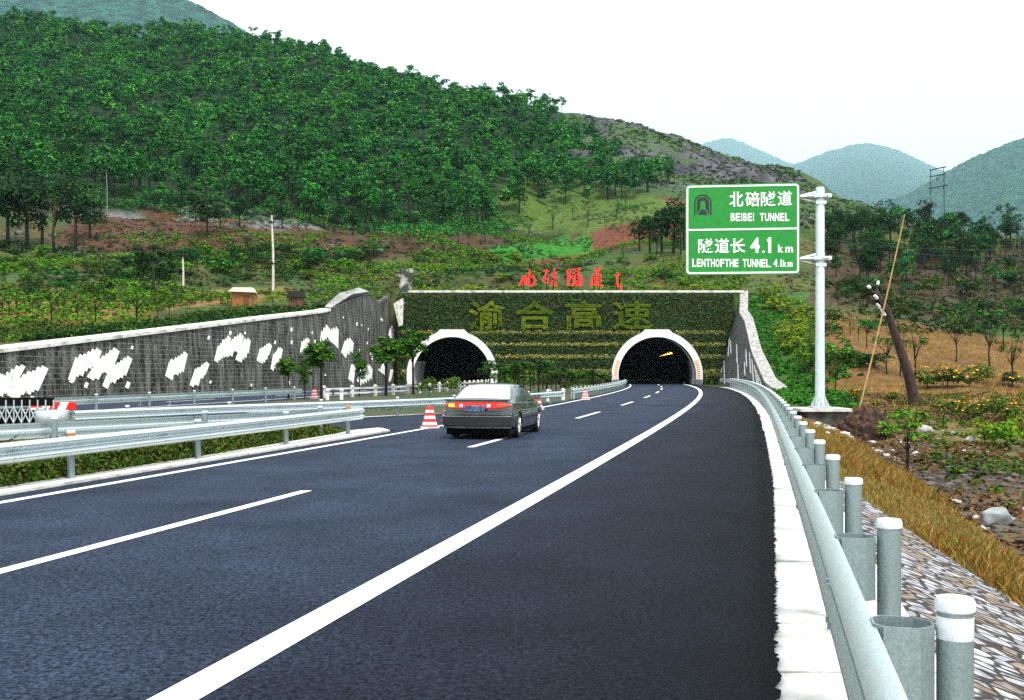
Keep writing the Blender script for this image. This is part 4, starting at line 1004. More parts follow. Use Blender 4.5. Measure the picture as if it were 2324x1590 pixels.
# ------------------------------------------------------------------ red brush letters on posts above the portal wall
def brush(name, label, strokes, u0, u1, v0, v1, Y=136.4):
    """strokes in a unit box (x right, y down): lists of (x, y, width)"""
    t = thing(name, label, 'letter', P((u0+u1)/2, 664, Y), 0, 'red written characters above the portal wall')
    o = t.location; m = MB()
    for st in strokes:
        pts = [(u0+(u1-u0)*p[0], v0+(v1-v0)*p[1], p[2]) for p in st]; A = []
        for i, p in enumerate(pts):
            q0, q1 = pts[max(i-1, 0)], pts[min(i+1, len(pts)-1)]; tx, ty = q1[0]-q0[0], q1[1]-q0[1]; L = math.hypot(tx, ty) or 1
            A.append(((p[0]-ty/L*p[2]/2, p[1]+tx/L*p[2]/2), (p[0]+ty/L*p[2]/2, p[1]-tx/L*p[2]/2)))
        vs = []
        for a_, b_ in A:
            for yy in (Y-0.08, Y+0.08): vs += [Vector(((a_[0]-U0)*Y/FP, yy, HC-(a_[1]-V0)*Y/FP))-o, Vector(((b_[0]-U0)*Y/FP, yy, HC-(b_[1]-V0)*Y/FP))-o]
        n = len(A); m.add(vs, [(k*4+a_, (k+1)*4+a_, (k+1)*4+b_, k*4+b_) for k in range(n-1) for a_, b_ in ((0, 1), (1, 3), (3, 2), (2, 0))]+[(0, 2, 3, 1), ((n-1)*4, (n-1)*4+1, (n-1)*4+3, (n-1)*4+2)])
    m.build('strokes', M['redletter'], t)
    for f in (0.3, 0.72):
        m = MB(); x = ((u0+(u1-u0)*f)-U0)*Y/FP-o.x; m.box((x, 0.12, 0.9), (0.12, 0.12, 2.4)); m.build('support_post', M['black'], t)
M['redletter'] = solid('red_sheet_letter', (0.80, 0.018, 0.012), 0.5)
w = 4.6
brush('red_character', 'leftmost red brush character on the portal wall', [[(0, 0.95, 5), (0.12, 0.75, 4), (0.3, 0.35, 3)], [(0.12, 0.9, 3), (0.3, 0.55, 5), (0.34, 0.9, 3)], [(0.36, 0.35, 4), (0.45, 0.7, 5), (0.5, 0.9, 3)], [(0.66, 0.0, 4), (0.6, 0.5, 6), (0.58, 0.95, 5)], [(0.62, 0.45, 4), (0.85, 0.4, 5), (0.97, 0.65, 6), (0.85, 0.92, 5), (0.6, 0.95, 4)]], 1177, 1216, 612, 651)
brush('red_character', 'second red brush character from the left on the portal wall', [[(0.05, 0.15, 3), (0.3, 0.12, 5), (0.42, 0.2, 4)], [(0.3, 0.2, 4), (0.15, 0.5, 4), (0.05, 0.72, 4)], [(0.1, 0.62, 4), (0.4, 0.55, 5), (0.35, 0.8, 4), (0.15, 0.75, 3)], [(0.75, 0.0, 4), (0.78, 0.18, 4)], [(0.55, 0.35, 3), (0.95, 0.25, 4)], [(0.6, 0.6, 4), (0.95, 0.5, 4)], [(0.75, 0.3, 4), (0.65, 0.75, 4), (0.95, 0.95, 5)], [(0.55, 0.95, 4), (0.85, 0.72, 4)]], 1230, 1266, 609, 652)
brush('red_character', 'third red brush character, thick and crowded, on the portal wall', [[(0.05, 0.1, 5), (0.1, 0.5, 5), (0.08, 0.98, 5)], [(0.08, 0.1, 5), (0.28, 0.12, 4), (0.2, 0.35, 4), (0.3, 0.5, 4), (0.15, 0.65, 4)], [(0.4, 0.08, 4), (0.9, 0.04, 5)], [(0.42, 0.3, 4), (0.85, 0.24, 4)], [(0.62, 0.05, 4), (0.6, 0.4, 5)], [(0.38, 0.5, 5), (0.9, 0.42, 6), (0.95, 0.8, 6), (0.5, 0.88, 6), (0.4, 0.5, 4)], [(0.5, 0.65, 5), (0.88, 0.6, 5)], [(0.62, 0.4, 4), (0.66, 0.85, 4)], [(0.25, 0.95, 4), (0.98, 0.92, 5)]], 1286, 1322, 609, 650)
brush('red_character', 'fourth red brush character with a slanting top on the portal wall', [[(0.3, 0.05, 5), (0.5, 0.22, 4)], [(0.85, 0.0, 5), (0.45, 0.35, 5), (0.2, 0.42, 4)], [(0.35, 0.45, 5), (0.8, 0.38, 5), (0.82, 0.75, 5), (0.4, 0.8, 5), (0.36, 0.45, 4)], [(0.4, 0.62, 4), (0.8, 0.58, 4)], [(0.18, 0.5, 4), (0.1, 0.85, 4)], [(0.0, 0.95, 4), (0.35, 0.88, 5), (0.98, 0.98, 5)]], 1339, 1369, 607, 650)
brush('red_character', 'rightmost small red brush mark on the portal wall', [[(0.1, 0.1, 3), (0.5, 0.02, 4), (0.75, 0.12, 4)], [(0.4, 0.05, 5), (0.35, 0.5, 5), (0.5, 0.85, 5)], [(0.85, 0.72, 5), (0.9, 0.98, 6)]], 1395, 1411, 620, 658)
# ------------------------------------------------------------------ the dark saloon car, seen from behind
M['carpaint'] = solid('dark_car_paint', (0.085, 0.098, 0.10), 0.25, 0.6, coat=1.0, spec=0.6)
M['cartrim'] = solid('black_bumper', (0.006, 0.007, 0.009), 0.5)
M['carglass'] = solid('car_glass', (0.01, 0.013, 0.015), 0.04, spec=0.9)
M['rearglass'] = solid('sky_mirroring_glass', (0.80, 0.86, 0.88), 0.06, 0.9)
M['chrome'] = solid('chrome', (0.75, 0.75, 0.72), 0.2, 1.0)
M['lampred'] = solid('tail_lamp_red', (0.62, 0.02, 0.012), 0.25, coat=0.5, emit=((1, 0.05, 0.02), 0.10))
M['lamporange'] = solid('indicator_orange', (0.75, 0.06, 0.012), 0.25, coat=0.5)
M['lampyellow'] = solid('lit_indicator', (1.0, 0.6, 0.03), 0.3, emit=((1.0, 0.62, 0.02), 1.2))
M['tyre'] = solid('tyre', (0.008, 0.008, 0.009), 0.85)
M['rim'] = solid('alloy_rim', (0.62, 0.62, 0.56), 0.35, 0.4)
M['plate'] = solid('blue_plate', (0.025, 0.045, 0.13), 0.45, c2=(0.28, 0.33, 0.42), scale=26, lo=0.45, hi=0.75)
def car():
    t = thing('car', 'dark grey saloon car driving away with its left indicator lit', 'car')
    bow = lambda x, y: 0.20*(abs(x)/0.92)**3*max(0.0, 1-y/0.9)
    ST = [(0.0, .80, .34, .97, .985), (.03, .855, .31, .995, 1.02), (.10, .895, .29, 1.0, 1.045), (.22, .905, .27, 1.0, 1.045), (.45, .915, .25, .99, 1.035), (.7, .92, .22, .985, 1.025), (1.1, .925, .20, .975, 1.0),
          (1.6, .93, .19, .965, .985), (2.2, .93, .19, .955, .975), (3.0, .93, .19, .94, .96), (3.6, .925, .19, .92, .955), (4.2, .90, .2, .86, .905), (4.6, .86, .22, .80, .835), (4.85, .79, .28, .72, .755), (4.95, .68, .36, .64, .66)]
    def sec(y, w, zb, zs, zt):
        h = [(0, zb), (.8*w, zb), (.945*w, zb+.05), (.985*w, zb+.2), (w, .58), (w*.992, zs-.16), (w*.955, zs-.07), (.89*w, zs-.012), (.80*w, zs+.014), (.5*w, zt), (0, zt+.006)]
        return h+[(-x, z) for x, z in h[-2:0:-1]]
    m = MB(); vs = []; k = 20
    for st in ST: vs += [(x, st[0]+bow(x, st[0]), z) for x, z in sec(*st)]
    n = len(ST); m.add(vs, [(i*k+j, (i+1)*k+j, (i+1)*k+(j+1) % k, i*k+(j+1) % k) for i in range(n-1) for j in range(k)]+[tuple(range(k)), tuple((n-1)*k+j for j in range(k-1, -1, -1))])
    body = m.build('body', M['carpaint'], t, smooth=True)
    cut = MB()
    for wy in (1.08, 3.83):
        for s in (-1, 1): cut.tube([(s*0.60, wy, 0.31), (s*1.2, wy, 0.31)], 0.375, 28)
    cu = cut.build('cutter', M['cartrim']); md = body.modifiers.new('wells', 'BOOLEAN'); md.object = cu; md.operation = 'DIFFERENCE'; md.solver = 'EXACT'
    bpy.context.view_layer.update()
    me = bpy.data.meshes.new_from_object(body.evaluated_get(bpy.context.evaluated_depsgraph_get()))
    body.modifiers.clear(); body.data = me; bpy.data.objects.remove(cu)
    me.polygons.foreach_set('use_smooth', [True]*len(me.polygons))
    try: me.set_sharp_from_angle(angle=math.radians(35))
    except Exception: pass
    # cabin
    def rr(z, hx, y0, y1, r, N=12, dx=0.0):
        q = []
        for cx, cy, a0 in ((hx-r, y1-r, 0), (-hx+r, y1-r, 90), (-hx+r, y0+r, 180), (hx-r, y0+r, 270)):
            for i in range(N+1):
                a = math.radians(a0+90*i/N); q.append((cx+r*math.cos(a), cy+r*math.sin(a), z))
        return q
    LV = [(.93, .86, .56, 3.72, .30), (1.005, .835, .66, 3.56, .30), (1.10, .79, .90, 3.30, .28), (1.20, .745, 1.10, 3.07, .27), (1.29, .70, 1.30, 2.86, .27), (1.345, .645, 1.46, 2.72, .30), (1.382, .555, 1.64, 2.56, .32), (1.402, .36, 1.92, 2.32, .25)]
    rings = [rr(*q) for q in LV]; k = len(rings[0])
    m = MB(); m.add([p for r in rings for p in r], [(i*k+j, i*k+(j+1) % k, (i+1)*k+(j+1) % k, (i+1)*k+j) for i in range(len(rings)-1) for j in range(k)]+[tuple((len(rings)-1)*k+j for j in range(k))])
    m.build('cabin', M['carpaint'], t, smooth=True)
    def glass(name, mat, sel, lo=1, hi=5, push=0.012):
        """panes follow the cabin, a little proud of it"""
        g = MB(); R = rings[lo:hi+1]; idx = {}
        c = Vector((0, 2.1, 1.0))
        for i, r in enumerate(R):
            for j, p in enumerate(r):
                if sel(p, i/(len(R)-1)):
                    v = Vector(p); nrm = Vector((v.x*1.3, (v.y-2.1)*0.75, 0.55)).normalized(); idx[(i, j)] = len(g.v); g.v.append(tuple(v+nrm*push))
        for (i, j) in idx:
            q = [(i, j), (i, (j+1) % k), (i+1, (j+1) % k), (i+1, j)]
            if all(e in idx for e in q): g.f.append(tuple(idx[e] for e in q)); g.m.append(0)
        if g.f: g.build(name, mat, t, smooth='all')
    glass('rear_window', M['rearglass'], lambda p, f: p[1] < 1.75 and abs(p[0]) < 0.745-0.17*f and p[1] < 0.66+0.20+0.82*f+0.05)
    for s in (-1, 1):
        glass('side_window', M['carglass'], lambda p, f: p[0]*s > 0.4 and 1.12+0.5*f < p[1] < 3.25-0.62*f)
    glass('windscreen', M['carglass'], lambda p, f: p[1] > 3.36-0.78*f and abs(p[0]) < 0.80-0.2*f)
    # panels at the back
    def wrap(name, mat, x0, x1, z0, z1, y, th, parent, n=14, rnd=0.02, taper=0.0):
        g = MB(); vs = []
        for i in range(n+1):
            x = x0+(x1-x0)*i/n; yb = bow(x, 0)+y; e = taper*max(0.0, abs(x)-0.45)**2; za, zb_ = z0+e*0.9, z1-e
            vs += [(x, yb, za+rnd*0.4), (x, yb-th, za+rnd), (x, yb-th, zb_-rnd), (x, yb, zb_-rnd*0.4)]
        g.add(vs, [(i*4+j, (i+1)*4+j, (i+1)*4+j+1, i*4+j+1) for i in range(n) for j in range(3)]+[(0, 1, 2, 3), tuple(n*4+j for j in (3, 2, 1, 0))])
        return g.build(name, mat, parent, smooth=True)
    wrap('bumper', M['cartrim'], -.90, .90, .33, .585, .03, .10, t)
    wrap('bumper_trim', M['chrome'], -.905, .905, .565, .595, .02, .105, t)
    wrap('bumper_valance', M['carpaint'], -.88, .88, .26, .35, .05, .085, t)
    wrap('bumper_shelf', M['carpaint'], -.89, .89, .592, .735, .03, .07, t, rnd=0.03)
    lb = wrap('light_band', M['lampred'], -.88, .88, .76, .96, .02, .055, t, n=24, rnd=0.03, taper=0.38)
    wrap('indicator', M['lampyellow'], -.72, -.56, .81, .905, -.034, .012, lb, 6); wrap('indicator', M['lamporange'], .54, .84, .80, .92, -.034, .012, lb, 6, 0.02, 0.3)
    wrap('reversing_lamp', M['whiteref'], -.42, -.33, .80, .90, -.034, .01, lb, 4); wrap('reversing_lamp', M['whiteref'], .30, .39, .80, .90, -.034, .01, lb, 4)
    pl = wrap('number_plate', M['plate'], -.27, .25, .70, .87, -.04, .02, t, 4)
    wrap('lid_lip', M['carpaint'], -.86, .86, .965, 1.035, .03, .05, t, n=16, rnd=0.025)
    for s in (-1, 1):
        g = MB(); g.box((s*0.99, 3.12, 1.0), (0.2, 0.10, 0.13)); g.build('wing_mirror', M['carpaint'], t)
        for y in (1.75, 2.72): g = MB(); g.box((s*0.925, y, 0.83), (0.03, 0.17, 0.03)); g.build('door_handle', M['cartrim'], t)
        g = MB(); g.box((s*0.935, 2.25, 0.5), (0.02, 2.0, 0.05)); g.build('side_moulding', M['cartrim'], t)
        for y in (1.08, 3.83):
            g = MB(); pr = [(0.19, -.11), (.29, -.115), (.318, -.08), (.325, 0), (.318, .08), (.29, .115), (.19, .11)]; vs = []
            for i in range(32):
                a = 2*math.pi*i/32; vs += [(s*0.80+o, y+r*math.cos(a), 0.325+r*math.sin(a)) for r, o in pr]
            kk = len(pr); g.add(vs, [(i*kk+j, ((i+1) % 32)*kk+j, ((i+1) % 32)*kk+(j+1) % kk, i*kk+(j+1) % kk) for i in range(32) for j in range(kk)])
            wl = g.build('wheel', M['tyre'], t, smooth=True)
            r_ = MB(); r_.tube([(s*0.76, y, .325), (s*0.905, y, .325)], 0.205, 28)
            for q in range(7):
                a = 2*math.pi*q/7; r_.tube([(s*0.91, y+.05*math.cos(a), .325+.05*math.sin(a)), (s*0.905, y+.2*math.cos(a), .325+.2*math.sin(a))], 0.022, 6)
            r_.build('rim', M['rim'], wl, smooth=True)
    g = MB(); g.box((0, 2.4, 0.185), (1.66, 4.3, 0.15)); g.tube([(.45, -.02, .27), (.45, .5, .27)], .035, 10); g.build('underbody', M['black'], t)  # underbody box shaped low and wide to deepen the car's shadow; exhaust pipe
    t.location = (-0.92, 26.75, 0.012); t.rotation_euler = (0, 0, math.radians(-12.0))
    return t
car()

# ------------------------------------------------------------------ poles, huts, pylon, spoil heap, dead trunk
def pole(label, u, v, vt, r, arms, Y=None, c=(0.62, 0.60, 0.54)):
    b = hit(u, v, 60) if Y is None else P(u, v, Y); t = thing('electric_pole', label, 'electric pole', b, 0, 'pale concrete electric poles on the left hillside'); h = (v-vt)*b.y/FP
    m = MB(); m.tube([(0, 0, -1), (0, 0, h*0.5), (-0.02*h, 0, h)], [r, r*0.85, r*0.65], 12); m.build('shaft', solid('pole_concrete', c, 0.8, c2=tuple(q*0.64 for q in c), scale=3), t, smooth=True)
    for f, L in arms:
        m = MB(); m.box((-0.02*h*f, -r, h*f), (L, 0.1, 0.12)); 
        for q in (-0.45, 0, 0.45): m.lathe([(0.05, 0.05), (0.07, 0.15), (0.03, 0.3)], (q*L-0.02*h*f, -r, h*f), 8)
        m.build('crossarm', M['black'], t)
    return t
pole('tall pale electric pole standing right of the orange hut', 620, 662, 490, 0.17, [(0.36, 1.6), (0.9, 0.7)])
pole('short pale electric pole beside the big dark tree on the left hillside', 416, 655, 582, 0.14, [(0.97, 0.6)])
pole('distant grey pole at the edge of the forest on the left', 243, 476, 386, 0.09, [(0.95, 0.6)], 205, (0.22, 0.25, 0.24))
def hut(label, u0, u1, vt, vb, wallm, roofm, roofh):
    uc = (u0+u1)/2; b = hit(uc, vb, 60); Wd = (u1-u0)*b.y/FP; h = (vb-vt)*b.y/FP
    t = thing('hut', label, 'hut', b, 0.15, 'small huts on the left hillside')
    m = MB(); m.box((0, Wd*0.35, h*0.45), (Wd*0.82, Wd*0.7, h*0.9+0.6)); m.build('wall', wallm, t)
    m = MB(); m.prism([(-Wd*0.56, h*0.9), (Wd*0.56, h*0.86), (Wd*0.42, h+roofh), (-Wd*0.36, h+roofh)], Wd*0.95, d0=-Wd*0.12); m.build('roof', roofm, t)
    m = MB(); m.box((Wd*0.16, -0.02-0.001, h*0.36), (Wd*0.22, 0.06, h*0.72)); m.build('door', solid('hut_door', (0.12, 0.05, 0.02), 0.8), t)
    return t
hut('orange boarded hut with a pale roof on the hillside', 522, 577, 660, 702, solid('orange_boards', (0.34, 0.13, 0.025), 0.8, c2=(0.16, 0.06, 0.015), scale=4, stretch=(6, 6, 0.4), lo=0.4, hi=0.6), solid('pale_roof', (0.66, 0.63, 0.55), 0.8), 0.25)
hut('small dark brown hut with an arched roof right of the orange hut', 652, 692, 672, 697, solid('brown_mud_wall', (0.12, 0.05, 0.035), 0.9, c2=(0.05, 0.03, 0.02), scale=2), solid('dark_thatch', (0.02, 0.018, 0.014), 0.95), 0.5)
def pylon():
    Y = 330; b = P(2131, 512, Y); b.z = hgt(b.x, Y); t = thing('pylon', 'dark twin legged power pylon with three crossarms on the far right skyline', 'pylon', b)
    m = MB()
    pt = lambda u, v: P(u, v, Y)-b
    for u0, u1 in ((2114, 2112), (2144, 2142)): 
        q = MB(); q.tube([Vector((pt(u0, 500).x, 0, -2)), pt(u1, 386 if u0 < 2120 else 379)], 0.12, 6); q.build('leg', M['steel'], t)
    for a, c in (((2110, 387), (2147, 379)), ((2110, 402), (2146, 395)), ((2107, 429), (2152, 420))):
        q = MB(); q.tube([pt(*a), pt(*c)], 0.2, 6); q.build('crossarm', M['steel'], t)
    for u, v, L in ((2113, 433, 8), (2127, 404, 7), (2141, 424, 7)):
        q = MB(); q.tube([pt(u, v), pt(u, v+L)], 0.16, 6); q.build('insulator', M['steel'], t)
M['steel'] = solid('dark_steel', (0.012, 0.02, 0.035), 0.7)
pylon()
def cable(label, a, b, sag, r=0.03):
    m = MB(); pts = [Vector(a)+(Vector(b)-Vector(a))*(k/16)-Vector((0, 0, sag*4*(k/16)*(1-k/16))) for k in range(17)]
    m.tube(pts, r, 5); tag(m.build('power_cable', M['steel'], smooth=True), label, 'cable', 'power cables over the right hillside')
cable('upper power cable crossing the wooded right hillside', P(1880, 545, 140), P(2600, 549, 130), 1.2); cable('lower power cable crossing the wooded right hillside', P(1880, 558, 140), P(2600, 566, 130), 1.2)

def heap():
    c = P(1965, 962, 46.5); zb = hgt(c.x, c.y); m = MB(); n, k = 60, 34
    for i in range(k+1):
        f = i/k
        for j in range(n):
            a = 2*math.pi*j/n; r = 1.55*(1-f)**0.8+0.02; x, y = r*math.cos(a)*1.05, r*math.sin(a)*0.9
            z = 1.75*f**0.9; d = (noise.noise(Vector((x*1.9, y*1.9, z*1.9+5)))*0.35+noise.noise(Vector((x*5, y*5, z*5)))*0.2+noise.noise(Vector((x*13, y*13, z*13)))*0.1)*(1-f*0.5)
            m.v.append((c.x+x*(1+d*0.5), c.y+y*(1+d*0.5), zb-0.2+z+d*0.7))
    fs = [(i*n+j, i*n+(j+1) % n, (i+1)*n+(j+1) % n, (i+1)*n+j) for i in range(k) for j in range(n)]; m.f = fs; m.m = [0]*len(fs)
    o = m.build('earth_heap', solid('dug_earth', (0.014, 0.007, 0.004), 0.95, c2=(0.13, 0.05, 0.018), scale=4.5, bump=0.9, bscale=5, lo=0.45, hi=0.72)); tag(o, 'heap of dark brown dug earth right of the sign footing', 'earth heap')
heap()
def trunk():
    Y = 56.0; b = hit(2077, 922, 45); Y = b.y
    t = thing('dead_tree', 'bare leaning tree trunk with white cut ends right of the sign pole', 'dead tree', b)
    q = lambda u, v, dy=0: P(u, v, Y+dy)-b
    m = MB(); m.tube([q(2079, 930)+Vector((0, 0, -0.4)), q(2074, 905), q(2066, 865), q(2052, 820), q(2037, 775), q(2024, 738), q(2016, 708), q(2002, 682), q(1986, 664)], [.42, .37, .33, .29, .26, .23, .20, .165, .14], 12)
    m.build('trunk', solid('reddish_bark', (0.055, 0.03, 0.02), 0.95, c2=(0.012, 0.007, 0.006), scale=3, bump=0.7, bscale=9), t, smooth=True)
    for pts, r in (([q(2003, 683), q(1990, 660, .3), q(1993, 640, .5)], [.13, .1, .07]), ([q(1994, 672), q(1978, 662, -.2), q(1971, 650, -.3)], [.13, .1, .09]), ([q(2020, 722), q(2000, 690, -.6), q(1986, 672, -.8)], [.12, .1, .08])):
        m = MB(); m.tube(pts, r, 8); st = m.build('stub', M['bark'], t, smooth=True)
        m = MB(); m.tube([pts[-1]+(pts[-2]-pts[-1])*0.35, pts[-1]+(pts[-1]-pts[-2])*0.05], [r[-1]*1.25, r[-1]*1.2], 10); m.build('white_end', M['white'], st, smooth=True)
    m = MB(); m.tube([q(2009, 716, -.25), q(2001, 703, -.3), q(1990, 690, -.35)], [.09, .1, .06], 8); m.build('white_patch', M['white'], t, smooth=True)
trunk()
a = P(1938, 918, 46.4); a.z = hgt(a.x, a.y)+0.4; b = P(2053, 488, 47.5)
m = MB(); m.tube([a+(b-a)*(k/10)+Vector((0.05*math.sin(k*0.31), 0, 0)) for k in range(11)], [0.045-0.0022*k for k in range(11)], 8)
tag(m.build('bamboo_pole', solid('bamboo', (0.42, 0.27, 0.10), 0.6, c2=(0.3, 0.17, 0.05), scale=3), smooth=True), 'long thin bamboo pole leaning up from the earth heap', 'pole')
# ------------------------------------------------------------------ vegetation
M['f_forest'] = foliage('forest_leaf', [(0.002, 0.015, 0.005), (0.004, 0.055, 0.009), (0.016, 0.135, 0.015), (0.07, 0.25, 0.028)], var=0.45)
M['f_dark'] = foliage('dark_leaf', [(0.004, 0.014, 0.004), (0.008, 0.036, 0.006), (0.018, 0.070, 0.010)], var=0.3)
M['f_bright'] = foliage('bright_leaf', [(0.010, 0.06, 0.004), (0.03, 0.13, 0.006), (0.075, 0.20, 0.010), (0.15, 0.25, 0.015)], var=0.25)
M['f_roadside'] = foliage('roadside_leaf', [(0.006, 0.03, 0.003), (0.018, 0.075, 0.005), (0.04, 0.13, 0.008), (0.09, 0.18, 0.012)], var=0.2)
M['f_olive'] = foliage('olive_leaf', [(0.015, 0.035, 0.006), (0.045, 0.085, 0.010), (0.10, 0.14, 0.018)], var=0.35)
M['f_yellow'] = foliage('yellow_green_leaf', [(0.04, 0.10, 0.006), (0.12, 0.20, 0.010), (0.20, 0.24, 0.018), (0.06, 0.16, 0.008)], var=0.25)
M['f_brown'] = foliage('withered_leaf', [(0.05, 0.03, 0.015), (0.11, 0.065, 0.03), (0.17, 0.10, 0.045)], var=0.3)
M['f_straw'] = foliage('dry_grass_blade', [(0.14, 0.055, 0.012), (0.33, 0.17, 0.04), (0.50, 0.30, 0.10), (0.12, 0.17, 0.02), (0.24, 0.085, 0.014)], var=0.1, trans=0.15)
M['f_grass'] = foliage('green_grass_blade', [(0.008, 0.05, 0.004), (0.02, 0.11, 0.007), (0.055, 0.18, 0.012)], var=0.2)
M['flower'] = foliage('yellow_flower', [(0.65, 0.30, 0.008), (0.80, 0.42, 0.015)], var=0.05)

def clumps_crown(rs, cl, per, jit=0.35, up=0.5):
    """leaf centres and normals on a set of clumps (centre, radius)"""
    C, N = [], []
    for (c, r), n in zip(cl, [max(6, int(per*r_*r_)) for _, r_ in cl]):
        d = rs.normal(size=(n, 3)); d /= np.linalg.norm(d, axis=1, keepdims=True); d[:, 2] = np.where(d[:, 2] < -0.35, -d[:, 2], d[:, 2])
        C.append(np.array(c)+d*r*rs.uniform(0.62, 1.12, (n, 1))*np.array([1, 1, 0.8])); N.append(d+np.array([0, 0, up])+rs.normal(size=(n, 3))*jit)
    return np.concatenate(C), np.concatenate(N)
def ell_clumps(rs, n, c, R, r0, r1):
    out_ = []
    for _ in range(n):
        d = rs.normal(size=3); d /= np.linalg.norm(d); f = rs.uniform(0.35, 0.85)
        out_.append((np.array(c)+d*np.array(R)*f, rs.uniform(r0, r1)))
    return out_
def tree_parts(rs, kind):
    """-> trunk MB, leaf centres, leaf normals, leaf size"""
    m = MB()
    if kind == 'forest':
        h = 7.0; cl = ell_clumps(rs, 11, (0, 0, 4.1), (1.8, 1.8, 2.5), 0.7, 1.15)+[((0, 0, 6.3), 0.8)]; C, N = clumps_crown(rs, cl, 62); sz = 0.23
        m.tube([(0, 0, -0.6), (0.05, 0, 2.2), (0, 0.1, 5.5)], [0.16, 0.12, 0.03], 6); limbs = 3
    elif kind == 'pine':
        h = 8.0; cl = [((rs.uniform(-1.3, 1.3), rs.uniform(-1.3, 1.3), rs.uniform(5.4, 7.6)), rs.uniform(0.5, 1.0)) for _ in range(7)]; C, N = clumps_crown(rs, cl, 70); sz = 0.21
        m.tube([(0, 0, -0.6), (0.1, 0, 4), (0, 0.1, 7.2)], [0.15, 0.11, 0.04], 6); limbs = 5
    elif kind == 'round':
        h = 6.0; cl = ell_clumps(rs, 17, (0, 0, 3.4), (2.0, 2.0, 2.3), 0.55, 1.0); C, N = clumps_crown(rs, cl, 75); sz = 0.19
        m.tube([(0, 0, -0.5), (0.08, 0.05, 1.6), (0, 0, 4.2)], [0.17, 0.13, 0.04], 8); limbs = 4
    elif kind == 'tall':
        h = 5.2; cl = ell_clumps(rs, 16, (0, 0, 3.35), (0.95, 0.95, 1.75), 0.32, 0.58); C, N = clumps_crown(rs, cl, 330); sz = 0.125
        m.tube([(0, 0, -0.3), (0.03, 0.02, 1.8), (0, 0, 4.6)], [0.085, 0.07, 0.02], 8); limbs = 5
    elif kind == 'slim':
        h = 4.6; cl = ell_clumps(rs, 9, (0, 0, 3.1), (0.55, 0.55, 1.3), 0.25, 0.42); C, N = clumps_crown(rs, cl, 300); sz = 0.12
        m.tube([(0, 0, -0.3), (0.03, 0.02, 1.6), (0, 0, 4.2)], [0.055, 0.045, 0.015], 7); limbs = 4
    elif kind == 'sapling':
        h = 3.0; cl = [((rs.uniform(-0.85, 0.85), rs.uniform(-0.85, 0.85), rs.uniform(1.6, 2.8)), rs.uniform(0.22, 0.42)) for _ in range(11)]; C, N = clumps_crown(rs, cl, 190, up=0.9); sz = 0.12
        C[:, 2] = C[:, 2]*0.9+0.3; m.tube([(0, 0, -0.3), (0.04, 0.02, 1.2), (0, 0, 2.3)], [0.06, 0.05, 0.02], 7); limbs = 7
    elif kind == 'open':
        h = 6.5; cl = [((rs.uniform(-1.9, 1.9), rs.uniform(-1.9, 1.9), rs.uniform(3.8, 6.2)), rs.uniform(0.3, 0.75)) for _ in range(13)]; C, N = clumps_crown(rs, cl, 90); sz = 0.16
        m.tube([(0, 0, -0.5), (0.12, 0.05, 1.6), (-0.05, 0.05, 3.2), (0, 0, 5.0)], [0.13, 0.11, 0.08, 0.03], 8); limbs = 9
    else:                                                 # shrub
        h = 1.8; cl = [((rs.uniform(-0.9, 0.9), rs.uniform(-0.9, 0.9), rs.uniform(0.35, 1.25)), rs.uniform(0.3, 0.6)) for _ in range(11)]; C, N = clumps_crown(rs, cl, 150); sz = 0.13
        m.tube([(0, 0, -0.2), (0, 0, 0.9)], [0.05, 0.02], 6); limbs = 3
    zt = h*(0.45 if kind not in ('open',) else 0.42)
    for c, r in cl[:limbs]:
        c = np.array(c); m.tube([(0, 0, zt*rs.uniform(0.75, 1.0)), tuple(c*np.array([0.5, 0.5, 0])+np.array([0, 0, (zt+c[2])/2])), tuple(c)], [0.045*h/6, 0.03*h/6, 0.012*h/6], 5)
    return m, C, N, sz, h
NAMES = {'forest': 'forest_tree', 'pine': 'pine_tree', 'round': 'broadleaf_tree', 'tall': 'roadside_tree', 'slim': 'slender_tree', 'sapling': 'sapling', 'open': 'thin_tree', 'shrub': 'shrub'}
CATS = {'shrub': 'shrub', 'sapling': 'sapling'}
_proto = {}
def make_tree(kind, mat, variant):
    key = (kind, mat, variant)
    if key in _proto: return dup(_proto[key])
    rs = np.random.RandomState(sum(map(ord, kind+mat))*7+variant*13); m, C, N, sz, h = tree_parts(rs, kind)
    t = thing(NAMES[kind], '', CATS.get(kind, 'tree')); t['h'] = h
    m.build('trunk' if kind != 'shrub' else 'stem', M['bark'], t, smooth='all'); leafy('crown' if kind != 'shrub' else 'leaves', C, N, sz, M[mat], t, rs)
    _proto[key] = t; return t
_rt = np.random.RandomState(77); HT = {'forest': 7.0, 'pine': 8.0, 'round': 6.0, 'tall': 5.2, 'slim': 4.6, 'sapling': 3.0, 'open': 6.5, 'shrub': 1.8}
def plant(kind, mat, loc, height, label, group=None, wide=1.0, nvar=3):
    o = make_tree(kind, mat, int(_rt.randint(nvar))); s = height/HT[kind]
    o.location = loc; o.rotation_euler = (0, 0, _rt.uniform(0, 6.28)); o.scale = (s*wide, s*wide, s); o['label'] = label
    if group: o['group'] = group
    return o
def plant_px(kind, mat, u, v, vtop, label, group=None, wide=1.0, Y=None, y0=20):
    b = hit(u, v, y0) if Y is None else P(u, v, Y)
    if Y is not None: b.z = max(0.0, hgt(b.x, b.y)) if Y < 134 else hgt(b.x, b.y)
    return plant(kind, mat, b, (v-vtop)*b.y/FP, label, group, wide)

